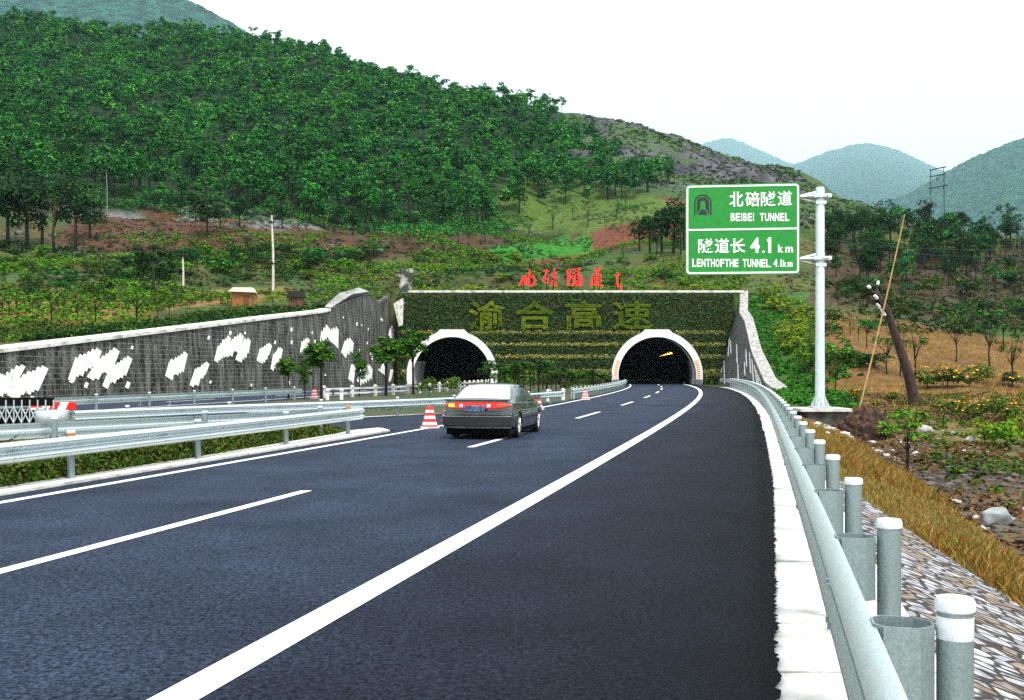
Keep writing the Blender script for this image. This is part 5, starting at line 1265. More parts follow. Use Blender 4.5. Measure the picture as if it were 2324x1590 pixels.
# roadside trees on the far verge
for u, v, vt, Y, wd, lab in [(655, 913, 800, 66, 1.25, 'small roadside tree, leftmost of those before the dark wall, beside a taller one'), (692, 913, 815, 66.5, 1.0, 'small roadside tree between two others before the dark wall'), (730, 912, 752, 64, 1.3, 'tallest leafy roadside tree before the dark stained wall'),
        (816, 908, 795, 72, 1.0, 'thin roadside tree in front of the pale bars near the wall corner'), (876, 908, 748, 74, 1.35, 'broad roadside tree left of the far tunnel mouth'), (938, 905, 728, 78, 1.0, 'tall thin roadside tree overlapping the left edge of the far tunnel mouth')]:
    plant_px('tall', 'f_roadside', u, v, vt, lab, 'roadside trees before the dark wall', wd*0.98, Y)
for i, (u, v, vt, Y) in enumerate([(1100, 893, 838, 88), (1122, 890, 852, 92), (1146, 893, 818, 84), (1166, 890, 826, 90), (1188, 892, 822, 84), (1204, 890, 830, 92), (1222, 890, 816, 86), (1240, 889, 822, 94), (1262, 890, 832, 86), (1282, 888, 828, 92), (1300, 888, 836, 88), (1322, 886, 838, 95), (1345, 884, 834, 98), (1366, 884, 842, 102), (1112, 890, 825, 96), (1132, 890, 830, 100), (1156, 889, 836, 104), (1176, 890, 832, 98), (1212, 888, 836, 102), (1232, 889, 834, 100), (1252, 888, 838, 104), (1272, 888, 840, 100), (1292, 887, 842, 104), (1312, 887, 846, 100), (1336, 886, 846, 104)]):
    plant_px('slim', 'f_dark' if i % 3 == 0 else 'f_roadside', u, v+4, vt-6, 'slender tree in the planted strip between the two tunnel mouths', 'slender trees between the tunnels', 2.0, Y)
for i in range(16):
    Y = 78+i*2.6+_rt.uniform(-2, 2); xx = _rt.uniform(float(XL(Y))+7, float(XD(Y))-5.5)
    if Y < 128: plant('shrub', 'f_bright' if i % 2 else 'f_olive', Vector((xx, Y, 0)), _rt.uniform(0.7, 1.5), 'low green shrub at the foot of the slender trees between the tunnels', 'low shrubs between the tunnels')
for u, v, vt, Y in ((566, 917, 880, 62), (620, 916, 885, 63), (757, 912, 884, 62), (905, 905, 880, 70), (790, 910, 885, 66)):
    plant_px('slim', 'f_dark', u, v, vt, 'tiny young tree on the verge beside the far carriageway', 'tiny young trees on the far verge', 1.0, Y)

# saplings and shrubs above the left wall
g4 = lambda x, y: (x/2.9931, 529.6+y/2.9931)
SAP = [(200, 560, 300, 'f_dark', 'open'), (265, 560, 420, 'f_bright', 'sapling'), (350, 625, 395, 'f_bright', 'sapling'), (435, 580, 360, 'f_dark', 'open'), (525, 625, 440, 'f_dark', 'open'), (650, 610, 400, 'f_bright', 'sapling'), (740, 565, 390, 'f_dark', 'open'), (870, 590, 420, 'f_dark', 'open'),
       (925, 630, 370, 'f_bright', 'sapling'), (1075, 610, 420, 'f_dark', 'open'), (1230, 480, 360, 'f_dark', 'open'), (1150, 560, 440, 'f_bright', 'sapling'), (1370, 480, 370, 'f_bright', 'sapling'), (1545, 500, 390, 'f_dark', 'open'), (1660, 500, 430, 'f_bright', 'sapling'), (1740, 490, 390, 'f_dark', 'open'),
       (1850, 510, 430, 'f_yellow', 'sapling'), (60, 560, 370, 'f_bright', 'sapling'), (20, 520, 340, 'f_bright', 'sapling'), (1430, 430, 310, 'f_dark', 'open'), (110, 540, 400, 'f_bright', 'sapling'), (1290, 520, 420, 'f_bright', 'sapling'), (560, 560, 450, 'f_bright', 'sapling'), (1000, 540, 430, 'f_bright', 'sapling')]
for x, y, yt, mt, kd in SAP:
    u, v = g4(x, y); vt = g4(x, yt)[1]
    plant_px(kd, mt, u, v, vt, {'f_dark': 'thin dark stemmed young tree on the straw slope above the left wall', 'f_bright': 'bright green sapling on the straw slope above the left wall', 'f_yellow': 'yellow green sapling right of the orange hut'}[mt], 'young trees above the left wall', 1.25 if kd == 'sapling' else 0.8)
plant_px('round', 'f_dark', 346, 672, 545, 'large dense dark green tree left of the short electric pole', None, 1.35)
plant_px('round', 'f_bright', 848, 582, 536, 'bright round tree on the dark red slope above the left tunnel', None, 0.8)
plant_px('round', 'f_dark', 320, 640, 575, 'dark bushy tree touching the large dense dark one on its left side', None, 0.8)
for u, v, vt in ((18, 560, 395), (62, 566, 388), (124, 575, 400), (170, 570, 420), (205, 545, 430), (-30, 570, 400), (95, 560, 430), (228, 500, 445), (150, 500, 400), (40, 520, 370)):
    plant_px('round' if u % 4 else 'open', 'f_dark', u, v, vt, 'dark sparsely leaved tree at the left edge above the reddish slope', 'dark sparse trees at the left edge', 1.1)
# trees along the lower edge of the forest
for u, v, vt in ((330, 478, 425), (352, 480, 430), (410, 488, 440), (470, 545, 430), (500, 520, 450), (545, 520, 440), (575, 500, 430), (618, 495, 440), (665, 490, 412), (705, 510, 405), (735, 520, 440), (768, 515, 450), (800, 535, 462), (832, 525, 468), (868, 520, 458), (900, 525, 470), (940, 522, 478), (985, 525, 475), (640, 520, 455), (760, 530, 470), (260, 470, 420), (290, 475, 415), (440, 485, 430), (385, 480, 432)):
    plant_px('round', 'f_dark' if (u % 3) else 'f_forest', u, v, vt, 'dense tree along the lower edge of the forest above the red clearing', 'trees along the lower forest edge', 1.0)
# dark trees behind the sign
for u, v, vt in ((1452, 572, 490), (1475, 575, 470), (1502, 578, 448), (1528, 575, 440), (1552, 570, 445), (1545, 582, 500), (1490, 580, 515), (1580, 560, 460), (1610, 560, 450)):
    plant_px('round', 'f_dark', u, v, vt, 'big dark tree in the clump left of the green sign', 'dark clump beside the sign', 0.95)
for u, v, vt in ((1100, 560, 510), (1150, 550, 520), (1255, 528, 470), (1335, 518, 452), (1040, 555, 508), (1065, 560, 515), (1200, 540, 500), (1400, 500, 450), (1190, 470, 425), (1420, 470, 420), (1380, 440, 400), (1300, 500, 462), (1470, 440, 395), (1490, 430, 390), (1540, 420, 385), (1350, 420, 375)):
    plant_px('open', 'f_olive' if u % 2 else 'f_forest', u, v, vt, 'thin tree on the pale green slope above the red field', 'thin trees round the red field', 1.0)
# shrubs and small trees on the middle slopes
for k in range(115):
    u = _rt.uniform(-20, 930); v = _rt.uniform(575, 640 if u > 300 else 690)
    if k % 5 == 0: plant_px('open', 'f_dark', u, v, v-_rt.uniform(30, 55), 'small thin tree among the shrubs of the left slope', 'small thin trees of the left slope', 0.9)
    else: plant_px('shrub', ['f_dark', 'f_bright', 'f_olive', 'f_forest'][k % 4], u, v, v-_rt.uniform(18, 38), 'rounded shrub on the left slope between the wall and the red clearing', 'shrubs of the left slope', 1.4)
for k in range(55):
    u = _rt.uniform(930, 1680); v = _rt.uniform(585, 655)
    if k % 4 == 0: plant_px('open', 'f_olive', u, v, v-_rt.uniform(28, 48), 'small thin tree on the terraces above the portal wall', 'small thin trees above the portal wall', 0.9)
    else: plant_px('shrub', ['f_olive', 'f_bright', 'f_forest', 'f_yellow'][k % 4], u, v, v-_rt.uniform(10, 22), 'low shrub on the terraces above the portal wall', 'shrubs above the portal wall', 1.6)
for k in range(46):                                       # hedge of weeds just behind the coping
    u = 945+k*15.8; b = P(u, 660, 139.5+_rt.uniform(-0.8, 1.5)); b.z = hgt(b.x, b.y)
    if 1170 < u < 1420 and k % 2: continue
    plant('shrub', 'f_yellow' if k % 3 else 'f_bright', b, _rt.uniform(1.0, 2.0), 'yellow green shrub growing along the top of the portal wall', 'shrubs along the top of the portal wall', 1.3)
# right hillside: thin trees with visible stems
g6 = lambda x, y: (1548.2+x/2.9931, 529.6+y/2.9931)
for x, y, yt in ((1150, 240, 20), (1310, 210, 30), (1480, 240, 60), (1570, 300, 60), (1730, 320, 120), (1640, 250, 20), (1820, 260, 40), (1960, 300, 70), (1860, 880, 560), (2090, 910, 520), (2240, 1060, 640), (1140, 700, 540), (1255, 790, 520), (1195, 735, 600), (880, 940, 640), (1040, 1090, 800), (1390, 970, 640), (1480, 980, 650), (1580, 1000, 620), (2180, 800, 480), (1960, 700, 480), (2250, 640, 420), (1420, 560, 380), (1060, 520, 380), (1700, 560, 400), (2040, 560, 380), (2300, 420, 200), (2130, 420, 200), (1250, 420, 260), (1480, 440, 300), (1000, 640, 470)):
    u, v = g6(x, y); vt = g6(x, yt)[1]
    plant_px('open', 'f_forest' if (x % 20) else 'f_olive', u, v, vt, 'thin tree with a dark bare stem on the right hillside', 'thin stemmed trees of the right hillside', 0.85, y0=48)
for k in range(115):
    u = _rt.uniform(1870, 2400); v = _rt.uniform(530, 650); plant_px('round' if k % 3 else 'open', 'f_dark' if k % 4 else 'f_forest', u, v, v-_rt.uniform(45, 85), 'dark leafy tree in the wood on the right hillside', 'wood on the right hillside', 0.95, y0=60)
for u, v, vt in ((1880, 560, 475), (1905, 560, 470), (1935, 562, 478), (1965, 565, 480), (1995, 560, 468), (2020, 555, 486), (2062, 545, 470), (2095, 540, 495), (2130, 540, 490), (2165, 540, 480), (2120, 530, 490), (2155, 535, 488), (2225, 528, 495), (2290, 530, 500), (2265, 535, 512), (2310, 540, 505)):
    plant_px('round', 'f_dark', u, v, vt, 'dark tree on the skyline of the right hillside', 'skyline trees on the right', 0.85, y0=100)
for k in range(40):
    u = _rt.uniform(1880, 2360); v = _rt.uniform(650, 760); plant_px('shrub', ['f_forest', 'f_olive', 'f_dark'][k % 3], u, v, v-_rt.uniform(22, 48), 'bushy green shrub above the straw field on the right', 'shrubs above the straw field', 1.1, y0=60)
for u, v, vt, w_ in ((1905, 832, 790, 1.6), (1985, 838, 798, 1.6), (1945, 830, 792, 1.5)):
    plant_px('shrub', 'f_dark', u, v, vt, 'dark rounded bush on the straw field right of the sign pole', 'dark bushes on the straw field', w_, y0=50)
# yellow flowering bushes
def flower_bush(u, v, vt, w_, label):
    o = plant_px('shrub', 'f_olive', u, v, vt, label, 'yellow flowering bushes', w_, y0=30); rs = np.random.RandomState(int(u)); n = 26
    d = rs.normal(size=(n, 3)); d /= np.linalg.norm(d, axis=1, keepdims=True); d[:, 2] = np.abs(d[:, 2])
    C = np.array([0, 0, 0.75])+d*np.array([1.25, 1.25, 1.0]); f = leafy('blossom', C, d+np.array([0, 0, 0.4]), 0.085, M['flower'], o, rs, 0.9)
for i, (u, v, vt, w_) in enumerate([(1940, 905, 882, 1.2), (2030, 915, 882, 1.2), (2105, 885, 832, 1.2), (2150, 880, 828, 1.3), (2200, 878, 826, 1.3), (2240, 872, 836, 1.2), (2290, 878, 836, 1.3), (2160, 950, 905, 1.4), (2210, 958, 912, 1.4), (2265, 950, 895, 1.2), (2310, 965, 915, 1.3), (1985, 925, 905, 1.2)]):
    flower_bush(u, v, vt, w_, 'green bush dotted with orange yellow flowers on the right slope')
for u, v, vt, mt in ((2235, 1010, 905, 'f_yellow'), (2285, 1020, 900, 'f_bright'), (2325, 1010, 895, 'f_yellow')):
    plant_px('shrub', mt, u, v, vt+40, 'broad yellow green leafy plant at the right edge', 'broad leafy plants at the right edge', 1.0, y0=25)
plant_px('sapling', 'f_bright', 2058, 1085, 928, 'bright green sapling right of the earth heap', None, 1.2, y0=22)
plant_px('sapling', 'f_bright', 2150, 1050, 985, 'small green sapling farther right of the earth heap', None, 1.0, y0=22)
plant_px('shrub', 'f_bright', 2010, 1000, 962, 'small leafy plant at the foot of the earth heap', None, 1.4, y0=25)

FP_ = [(-700, -300), (-300, -120), (0, 40), (440, 76), (600, 95), (850, 165), (1100, 228), (1262, 266), (1330, 325), (1420, 385), (1535, 428), (1440, 452), (1200, 482), (1120, 515), (900, 512), (700, 492), (400, 466), (250, 452), (120, 440), (-40, 440), (-700, 440)]
def inside(u, v, poly):
    r = np.zeros(len(u), bool); n = len(poly)
    for i in range(n):
        (x1, y1), (x2, y2) = poly[i], poly[(i+1) % n]
        c = ((y1 > v) != (y2 > v)) & (u < (x2-x1)*(v-y1)/((y2-y1) if y2 != y1 else 1e-9)+x1); r ^= c
    return r
# bank behind the right wing wall: leafy cover and yellow green bushes
def scatter(name, label, n, box, cond, size, mat, clump, hgt_, seed, lift=0.0, up=0.6, asp=0.6, lab_cat=True):
    rs = np.random.RandomState(seed); x = rs.uniform(box[0], box[1], n); y = rs.uniform(box[2], box[3], n); k = cond(x, y, rs); x, y = x[k], y[k]; z = H(x, y); m_ = len(x)
    if m_ == 0: return
    sc = rs.uniform(0.6, 1.4, m_)
    r = rs.normal(size=(m_, clump, 3)); r /= np.linalg.norm(r, axis=2, keepdims=True); r[..., 2] = np.abs(r[..., 2])
    C = np.stack([x, y, z+lift], 1)[:, None, :]+r*np.array([hgt_*1.2, hgt_*1.2, hgt_])*sc[:, None, None]*rs.uniform(0.55, 1.05, (m_, clump, 1))
    N = r+np.array([0, 0, up])+rs.normal(size=r.shape)*0.4
    o = leafy(name, C.reshape(-1, 3), N.reshape(-1, 3), size, M[mat], None, rs, asp); tag(o, label, None, None, 'stuff'); return o
def uv(x, y, z): return U0+FP*x/y, V0-(z-HC)*FP/y
bank = lambda x, y, rs: (x > XR(y)+0.9) & (x < XR(y)+7.5+rs.uniform(-2, 2, len(x))) & (rs.rand(len(x)) > 0.1)
scatter('bank_cover', 'dense green undergrowth on the bank behind the right wing wall', 2600, (17, 40, 62, 138), lambda x, y, rs: np.where(y > 86, bank(x, y, rs), (x > XE(y)+2.2) & (x < XE(y)+6.5)), 0.16, 'f_grass', 34, 0.42, 21)
for k in range(20):
    Y = 88+k*2.5+_rt.uniform(-1, 1); x = float(XR(Y))+4.8+_rt.uniform(-1.4, 2.4); b = Vector((x, Y, hgt(x, Y)))
    plant('shrub', 'f_yellow' if k > 5 else 'f_bright', b, _rt.uniform(1.5, 2.6), 'yellow green bush on the bank behind the right wing wall', 'bushes on the right bank', 1.1)
# undergrowth of the open slopes
def lower(x, y): z = H(x, y); u, v = uv(x, y, z); return u, v
wild = lambda x, y: ((x < XW(y)-1.6) | (y > 140)) 
def c_green(x, y, rs): u, v = lower(x, y); return wild(x, y) & (u < 1700) & (v > 530) & (rough(x*1.3, y*1.3) > -0.1)
def c_dry(x, y, rs): u, v = lower(x, y); return wild(x, y) & (u < 1700) & (v > 470) & (rough(x*1.3+50, y*1.3) > 0.1)
scatter('undergrowth', 'green undergrowth covering the lower left slopes', 26000, (-75, 60, 40, 250), c_green, 0.18, 'f_bright', 15, 0.55, 31)
scatter('undergrowth', 'dark undergrowth covering the lower left slopes', 16000, (-75, 60, 40, 260), lambda x, y, rs: c_green(x+31, y+17, rs) & wild(x, y), 0.19, 'f_dark', 14, 0.5, 32)
scatter('undergrowth', 'olive undergrowth scattered over the slopes above the tunnels', 15000, (-80, 70, 40, 300), c_dry, 0.19, 'f_olive', 12, 0.42, 33)
scatter('withered_scrub', 'brown withered scrub scattered over the red slopes', 15000, (-80, 80, 60, 290), lambda x, y, rs: wild(x, y) & (lower(x, y)[1] > 440) & (rough(x*1.1, y*1.1+40) > 0.0), 0.18, 'f_brown', 10, 0.3, 34)
def c_edge(x, y, rs): u, v = lower(x, y); return (u < 1500) & inside(u, v-22, FP_) & ~inside(u, v+28, FP_)
scatter('undergrowth', 'dark bushes under the lower edge of the forest', 16000, (-130, 70, 190, 300), c_edge, 0.26, 'f_forest', 14, 0.8, 45)
def c_bare(x, y, rs): u, v = lower(x, y); return (u > 1260+np.maximum(0, v-258)*1.5) & (u < 2120) & (v < 520) & (y > 200)
scatter('heath', 'low green heath on the bare rocky hill', 15000, (10, 190, 200, 440), lambda x, y, rs: c_bare(x, y, rs) & (rough(x*0.9, y*0.9) > -0.5), 0.34, 'f_olive', 8, 0.5, 35)
scatter('heath', 'dark bushes dotted over the bare rocky hill', 8000, (10, 190, 200, 440), lambda x, y, rs: c_bare(x, y, rs) & (rough(x*1.4, y*0.9+9) > 0.2), 0.36, 'f_dark', 10, 0.7, 36)
def c_right(x, y, rs): u, v = lower(x, y); return (u > 1850) & (u < 2450) & (v < 760)
scatter('undergrowth', 'dark undergrowth beneath the wood on the right hillside', 15000, (25, 190, 80, 330), lambda x, y, rs: c_right(x, y, rs) & (rough(x, y) > -0.3), 0.22, 'f_dark', 12, 0.55, 37)
scatter('undergrowth', 'green undergrowth beneath the wood on the right hillside', 6000, (25, 190, 80, 330), lambda x, y, rs: c_right(x, y, rs) & (rough(x+40, y) > 0.1), 0.2, 'f_bright', 10, 0.45, 38)
scatter('withered_scrub', 'brown withered scrub beneath the wood on the right hillside', 6000, (25, 190, 80, 330), lambda x, y, rs: c_right(x, y, rs) & (rough(x+80, y) > 0.0), 0.2, 'f_brown', 10, 0.35, 39)
scatter('weeds', 'mixed green weeds on the low ground right of the road', 4200, (6, 45, 14, 75), lambda x, y, rs: (x > XE(y)+5.2) & (rough(x*3, y*3) > -0.1), 0.09, 'f_olive', 20, 0.22, 40)
scatter('weeds', 'brown withered weeds on the low ground right of the road', 8000, (6, 45, 12, 75), lambda x, y, rs: (x > XE(y)+4.0) & (rough(x*3+20, y*3) > -0.3), 0.08, 'f_brown', 20, 0.2, 41)
scatter('weeds', 'bright green weeds on the low ground right of the road', 900, (6, 45, 18, 75), lambda x, y, rs: (x > XE(y)+5.5) & (rough(x*3+60, y*3) > 0.4), 0.09, 'f_bright', 22, 0.25, 42)

def wall_top_cover(label, n, mat, sz, hh, seed, d0, d1):
    rs = np.random.RandomState(seed); y = rs.uniform(42, 124, n); x = XW(y)-0.06*ZW(y)-rs.uniform(d0, d1, n); k = rough(x*2+seed, y*2) > -0.45; x, y = x[k], y[k]; z = H(x, y); r = rs.normal(size=(len(x), 16, 3)); r /= np.linalg.norm(r, axis=2, keepdims=True); r[..., 2] = np.abs(r[..., 2])
    C = np.stack([x, y, z], 1)[:, None, :]+r*hh*rs.uniform(0.5, 1.1, (len(x), 16, 1))*rs.uniform(0.6, 1.5, (len(x), 1, 1)); N = r+np.array([0, 0, 0.5])+rs.normal(size=r.shape)*0.4
    tag(leafy('undergrowth', C.reshape(-1, 3), N.reshape(-1, 3), sz, M[mat], None, rs), label, None, None, 'stuff')
wall_top_cover('dark green weeds right behind the coping of the left wall', 2600, 'f_dark', 0.14, 0.5, 71, 1.3, 6.5)
wall_top_cover('olive weeds on the slope above the coping of the left wall', 5200, 'f_olive', 0.13, 0.42, 73, 4.0, 22.0)
wall_top_cover('bright green weeds right behind the coping of the left wall', 2200, 'f_bright', 0.12, 0.4, 72, 1.2, 8.0)
# grasses: upright blades
def blades(name, label, n, box, cond, hh, wd, mat, seed, near=False):
    rs = np.random.RandomState(seed); x = rs.uniform(box[0], box[1], n); y = rs.uniform(box[2], box[3], n)
    if near: y = box[2]+(box[3]-box[2])*rs.rand(n)**1.7; x = XE(y)+0.9+rs.uniform(0, 3.0, n)
    k = cond(x, y, rs); x, y = x[k], y[k]; z = H(x, y)-0.02; m_ = len(x)
    a = rs.uniform(0, 6.28, m_); h_ = hh*rs.uniform(0.45, 1.25, m_)*(0.7+0.3*np.clip(rough(x*4, y*4), -1, 1)); w_ = wd*rs.uniform(0.7, 1.3, m_)
    dx, dy = np.cos(a)*w_, np.sin(a)*w_; lx, ly = rs.normal(size=m_)*h_*0.38, rs.normal(size=m_)*h_*0.38
    V = np.stack([np.stack([x-dx, y-dy, z], 1), np.stack([x+dx, y+dy, z], 1), np.stack([x+lx*0.5+dx*0.6, y+ly*0.5+dy*0.6, z+h_*0.62], 1), np.stack([x+lx, y+ly, z+h_], 1)], 1).reshape(-1, 3)
    o = link(name, mesh_np(name, V, np.arange(m_*4).reshape(m_, 4), M[mat])); tag(o, label, None, None, 'stuff'); return o
pit = lambda y: np.interp(y, [2, 10, 16, 22], [2.3, 1.45, 0.5, 0.1])
blades('dry_grass', 'strip of orange dry grass along the embankment beyond the guardrail', 70000, (2, 18, 3, 46), lambda x, y, rs: (x > XE(y)+0.9+pit(y)+rs.normal(size=len(x))*0.08) & (x < XE(y)+0.9+2.85+rs.normal(size=len(x))*0.1), 0.22, 0.007, 'f_straw', 51, True)
blades('dry_grass', 'tufts of dry grass on the low ground right of the ditch', 26000, (6, 40, 10, 60), lambda x, y, rs: (x > XE(y)+5.4) & (rough(x*2, y*2) > 0.0), 0.25, 0.012, 'f_straw', 52)
blades('straw_field', 'orange straw coloured grass field on the right slope', 60000, (18, 75, 55, 135), lambda x, y, rs: (lower(x, y)[0] > 1800) & (lower(x, y)[1] > 715) & (lower(x, y)[1] < 935) & (x > XE(y)+6), 0.34, 0.028, 'f_straw', 53)
blades('straw_grass', 'straw coloured grass between the saplings above the left wall', 26000, (-60, -14, 45, 120), lambda x, y, rs: (x < XW(y)-1.2) & (lower(x, y)[1] > 655) & (rough(x*1.3, y*1.3) > -0.25), 0.36, 0.03, 'f_straw', 54)
blades('green_grass', 'green grass on the strip between the two carriageways', 40000, (-22, 14, 40, 133), lambda x, y, rs: (x > XL(y)+5.6) & (x < XD(y)-4.4) & ((y > 60) | (x < np.interp(y, [29, 38, 42, 58], [-12.4, -8.2, -4.7, 0.8]))) & (rough(x*2, y*2) > -0.4), 0.16, 0.018, 'f_grass', 55)

# clipped hedge between the island's two rails
def island_hedge():
    t = thing('clipped_hedge', 'low clipped green hedge between the two guardrails on the left island', 'hedge', (-6.5, 22, 0))
    rs = np.random.RandomState(9); n = 26000; y = rs.uniform(8.5, 30.0, n); xf = np.interp(y, [8, 12.9, 20.8, 28.8, 30.2], [-8.75, -7.75, -5.95, -4.45, -4.35])-0.42; xb = np.interp(y, [8, 14.6, 20.3, 24.7, 28.4, 30.2], [-19, -14.4, -9.5, -6.9, -5.0, -4.75])+0.35
    xb = np.minimum(xb, xf-0.05); x = xb+(xf-xb)*rs.rand(n); top = 0.40*np.clip((30.3-y)/3.5, 0.15, 1)*(1+0.10*np.sin(y*5+x*3)); e = rs.rand(n)
    front = e < 0.45; x = np.where(front, xf+rs.normal(size=n)*0.035, x); z = np.where(front, top*rs.uniform(0.05, 1, n), top+rs.normal(size=n)*0.03)
    C = np.stack([x, y, z], 1)-np.array([-6.5, 22, 0]); N = np.where(front[:, None], np.array([0.9, -0.4, 0.4]), np.array([0, 0, 1.0]))+rs.normal(size=(n, 3))*0.55
    leafy('leaves', C, N, 0.045, M['f_islandhedge'], t, rs)
    m = MB(); ys = np.linspace(8.5, 30, 30); vs = []
    for q in ys:
        a = float(np.interp(q, [8, 12.9, 20.8, 28.8, 30.2], [-8.75, -7.75, -5.95, -4.45, -4.35])-0.50); b = min(float(np.interp(q, [8, 14.6, 20.3, 24.7, 28.4, 30.2], [-19, -14.4, -9.5, -6.9, -5.0, -4.75])+0.42), a-0.02); h_ = 0.34*min(1, max(0.15, (30.3-q)/3.5))
        vs += [(a+6.5, q-22, 0.0), (a+6.5, q-22, h_), (b+6.5, q-22, h_), (b+6.5, q-22, 0.0)]
    n = len(ys); m.add(vs, [(i*4+j, (i+1)*4+j, (i+1)*4+(j+1) % 4, i*4+(j+1) % 4) for i in range(n-1) for j in range(4)]+[(0, 1, 2, 3), tuple((n-1)*4+j for j in (3, 2, 1, 0))])
    m.build('twigs', solid('hedge_twigs', (0.008, 0.010, 0.005), 0.95), t)
M['f_islandhedge'] = foliage('clipped_hedge_leaf', [(0.012, 0.035, 0.006), (0.035, 0.085, 0.010), (0.09, 0.15, 0.018), (0.13, 0.11, 0.03)], var=0.1)
island_hedge()

# the forest on the hill
def forest():
    rs = np.random.RandomState(12); st = 4.7
    gx, gy = np.meshgrid(np.arange(-330, 90, st), np.arange(180, 600, st)); x = gx.ravel()+rs.uniform(-2.2, 2.2, gx.size); y = gy.ravel()+rs.uniform(-2.2, 2.2, gx.size)
    z = H(x, y); u, v = uv(x, y, z); k = inside(u+rs.normal(size=len(u))*8, v+rs.normal(size=len(u))*4, FP_) & (rs.rand(len(x)) > 0.08)
    x, y, z, u = x[k], y[k], z[k], u[k]; h = rs.uniform(5.5, 10.5, len(x)); o = np.argsort(y/h)
    inview = [i for i in o if -30 < u[i] < 2330][:250]; near = set(inview)
    for i in inview:
        plant('forest' if rs.rand() > 0.25 else 'pine', 'f_forest', Vector((x[i], y[i], z[i])), h[i], 'green forest tree on the lower part of the wooded hill', 'nearest trees of the hill forest', 1.15, 4)
    rest = np.array([i for i in range(len(x)) if i not in near])
    tem = []
    for q in range(6):
        m, C, N, sz, hh = tree_parts(np.random.RandomState(100+q), 'forest' if q < 4 else 'pine'); V, F = quads(C, N, sz*1.15, np.random.RandomState(q), 0.7); tem.append(V)
    VV = []; TT = []
    for i in rest:
        V = tem[rs.randint(6)]; a = rs.uniform(0, 6.28); s = h[i]/7.2; ca, sa = math.cos(a)*s*1.12, math.sin(a)*s*1.12
        VV.append(np.stack([V[:, 0]*ca-V[:, 1]*sa+x[i], V[:, 0]*sa+V[:, 1]*ca+y[i], V[:, 2]*s+z[i]], 1).astype(np.float32)); TT.append(np.full(len(V), rs.uniform(-0.6, 0.55), dtype=np.float32))
    V = np.concatenate(VV); F = np.arange(len(V)).reshape(-1, 4)
    me = mesh_np('forest', V, F, M['f_forest']); ta = me.attributes.new('tint', 'FLOAT', 'POINT'); ta.data.foreach_set('value', np.concatenate(TT))
    o_ = link('forest', me); tag(o_, 'dense green forest covering the hill above the tunnels', None, None, 'stuff')
    # thin trees standing against the sky along the ridge
    for q, (uq, vq, vt) in enumerate([(628, 112, 84), (660, 118, 92), (690, 124, 100), (722, 134, 108), (745, 140, 112), (770, 148, 120), (800, 155, 126), (838, 160, 130), (850, 166, 132), (905, 186, 162), (940, 195, 166), (985, 205, 178), (1020, 212, 186), (1065, 222, 196), (1105, 228, 204), (1150, 240, 210), (1175, 244, 214), (1205, 250, 226), (1240, 258, 236), (1275, 262, 248)]):
        b = P(uq, vq, float(np.interp(uq, [600, 900, 1200, 1300], [512, 492, 436, 436]))); b.z = hgt(b.x, b.y)-0.3
        plant('pine', 'f_forest', b, rs.uniform(6.0, 9.0)*0.95, 'thin pine standing against the sky on the ridge of the wooded hill', 'pines along the ridge', 1.0)
    return len(rest)
print('forest rest', forest())

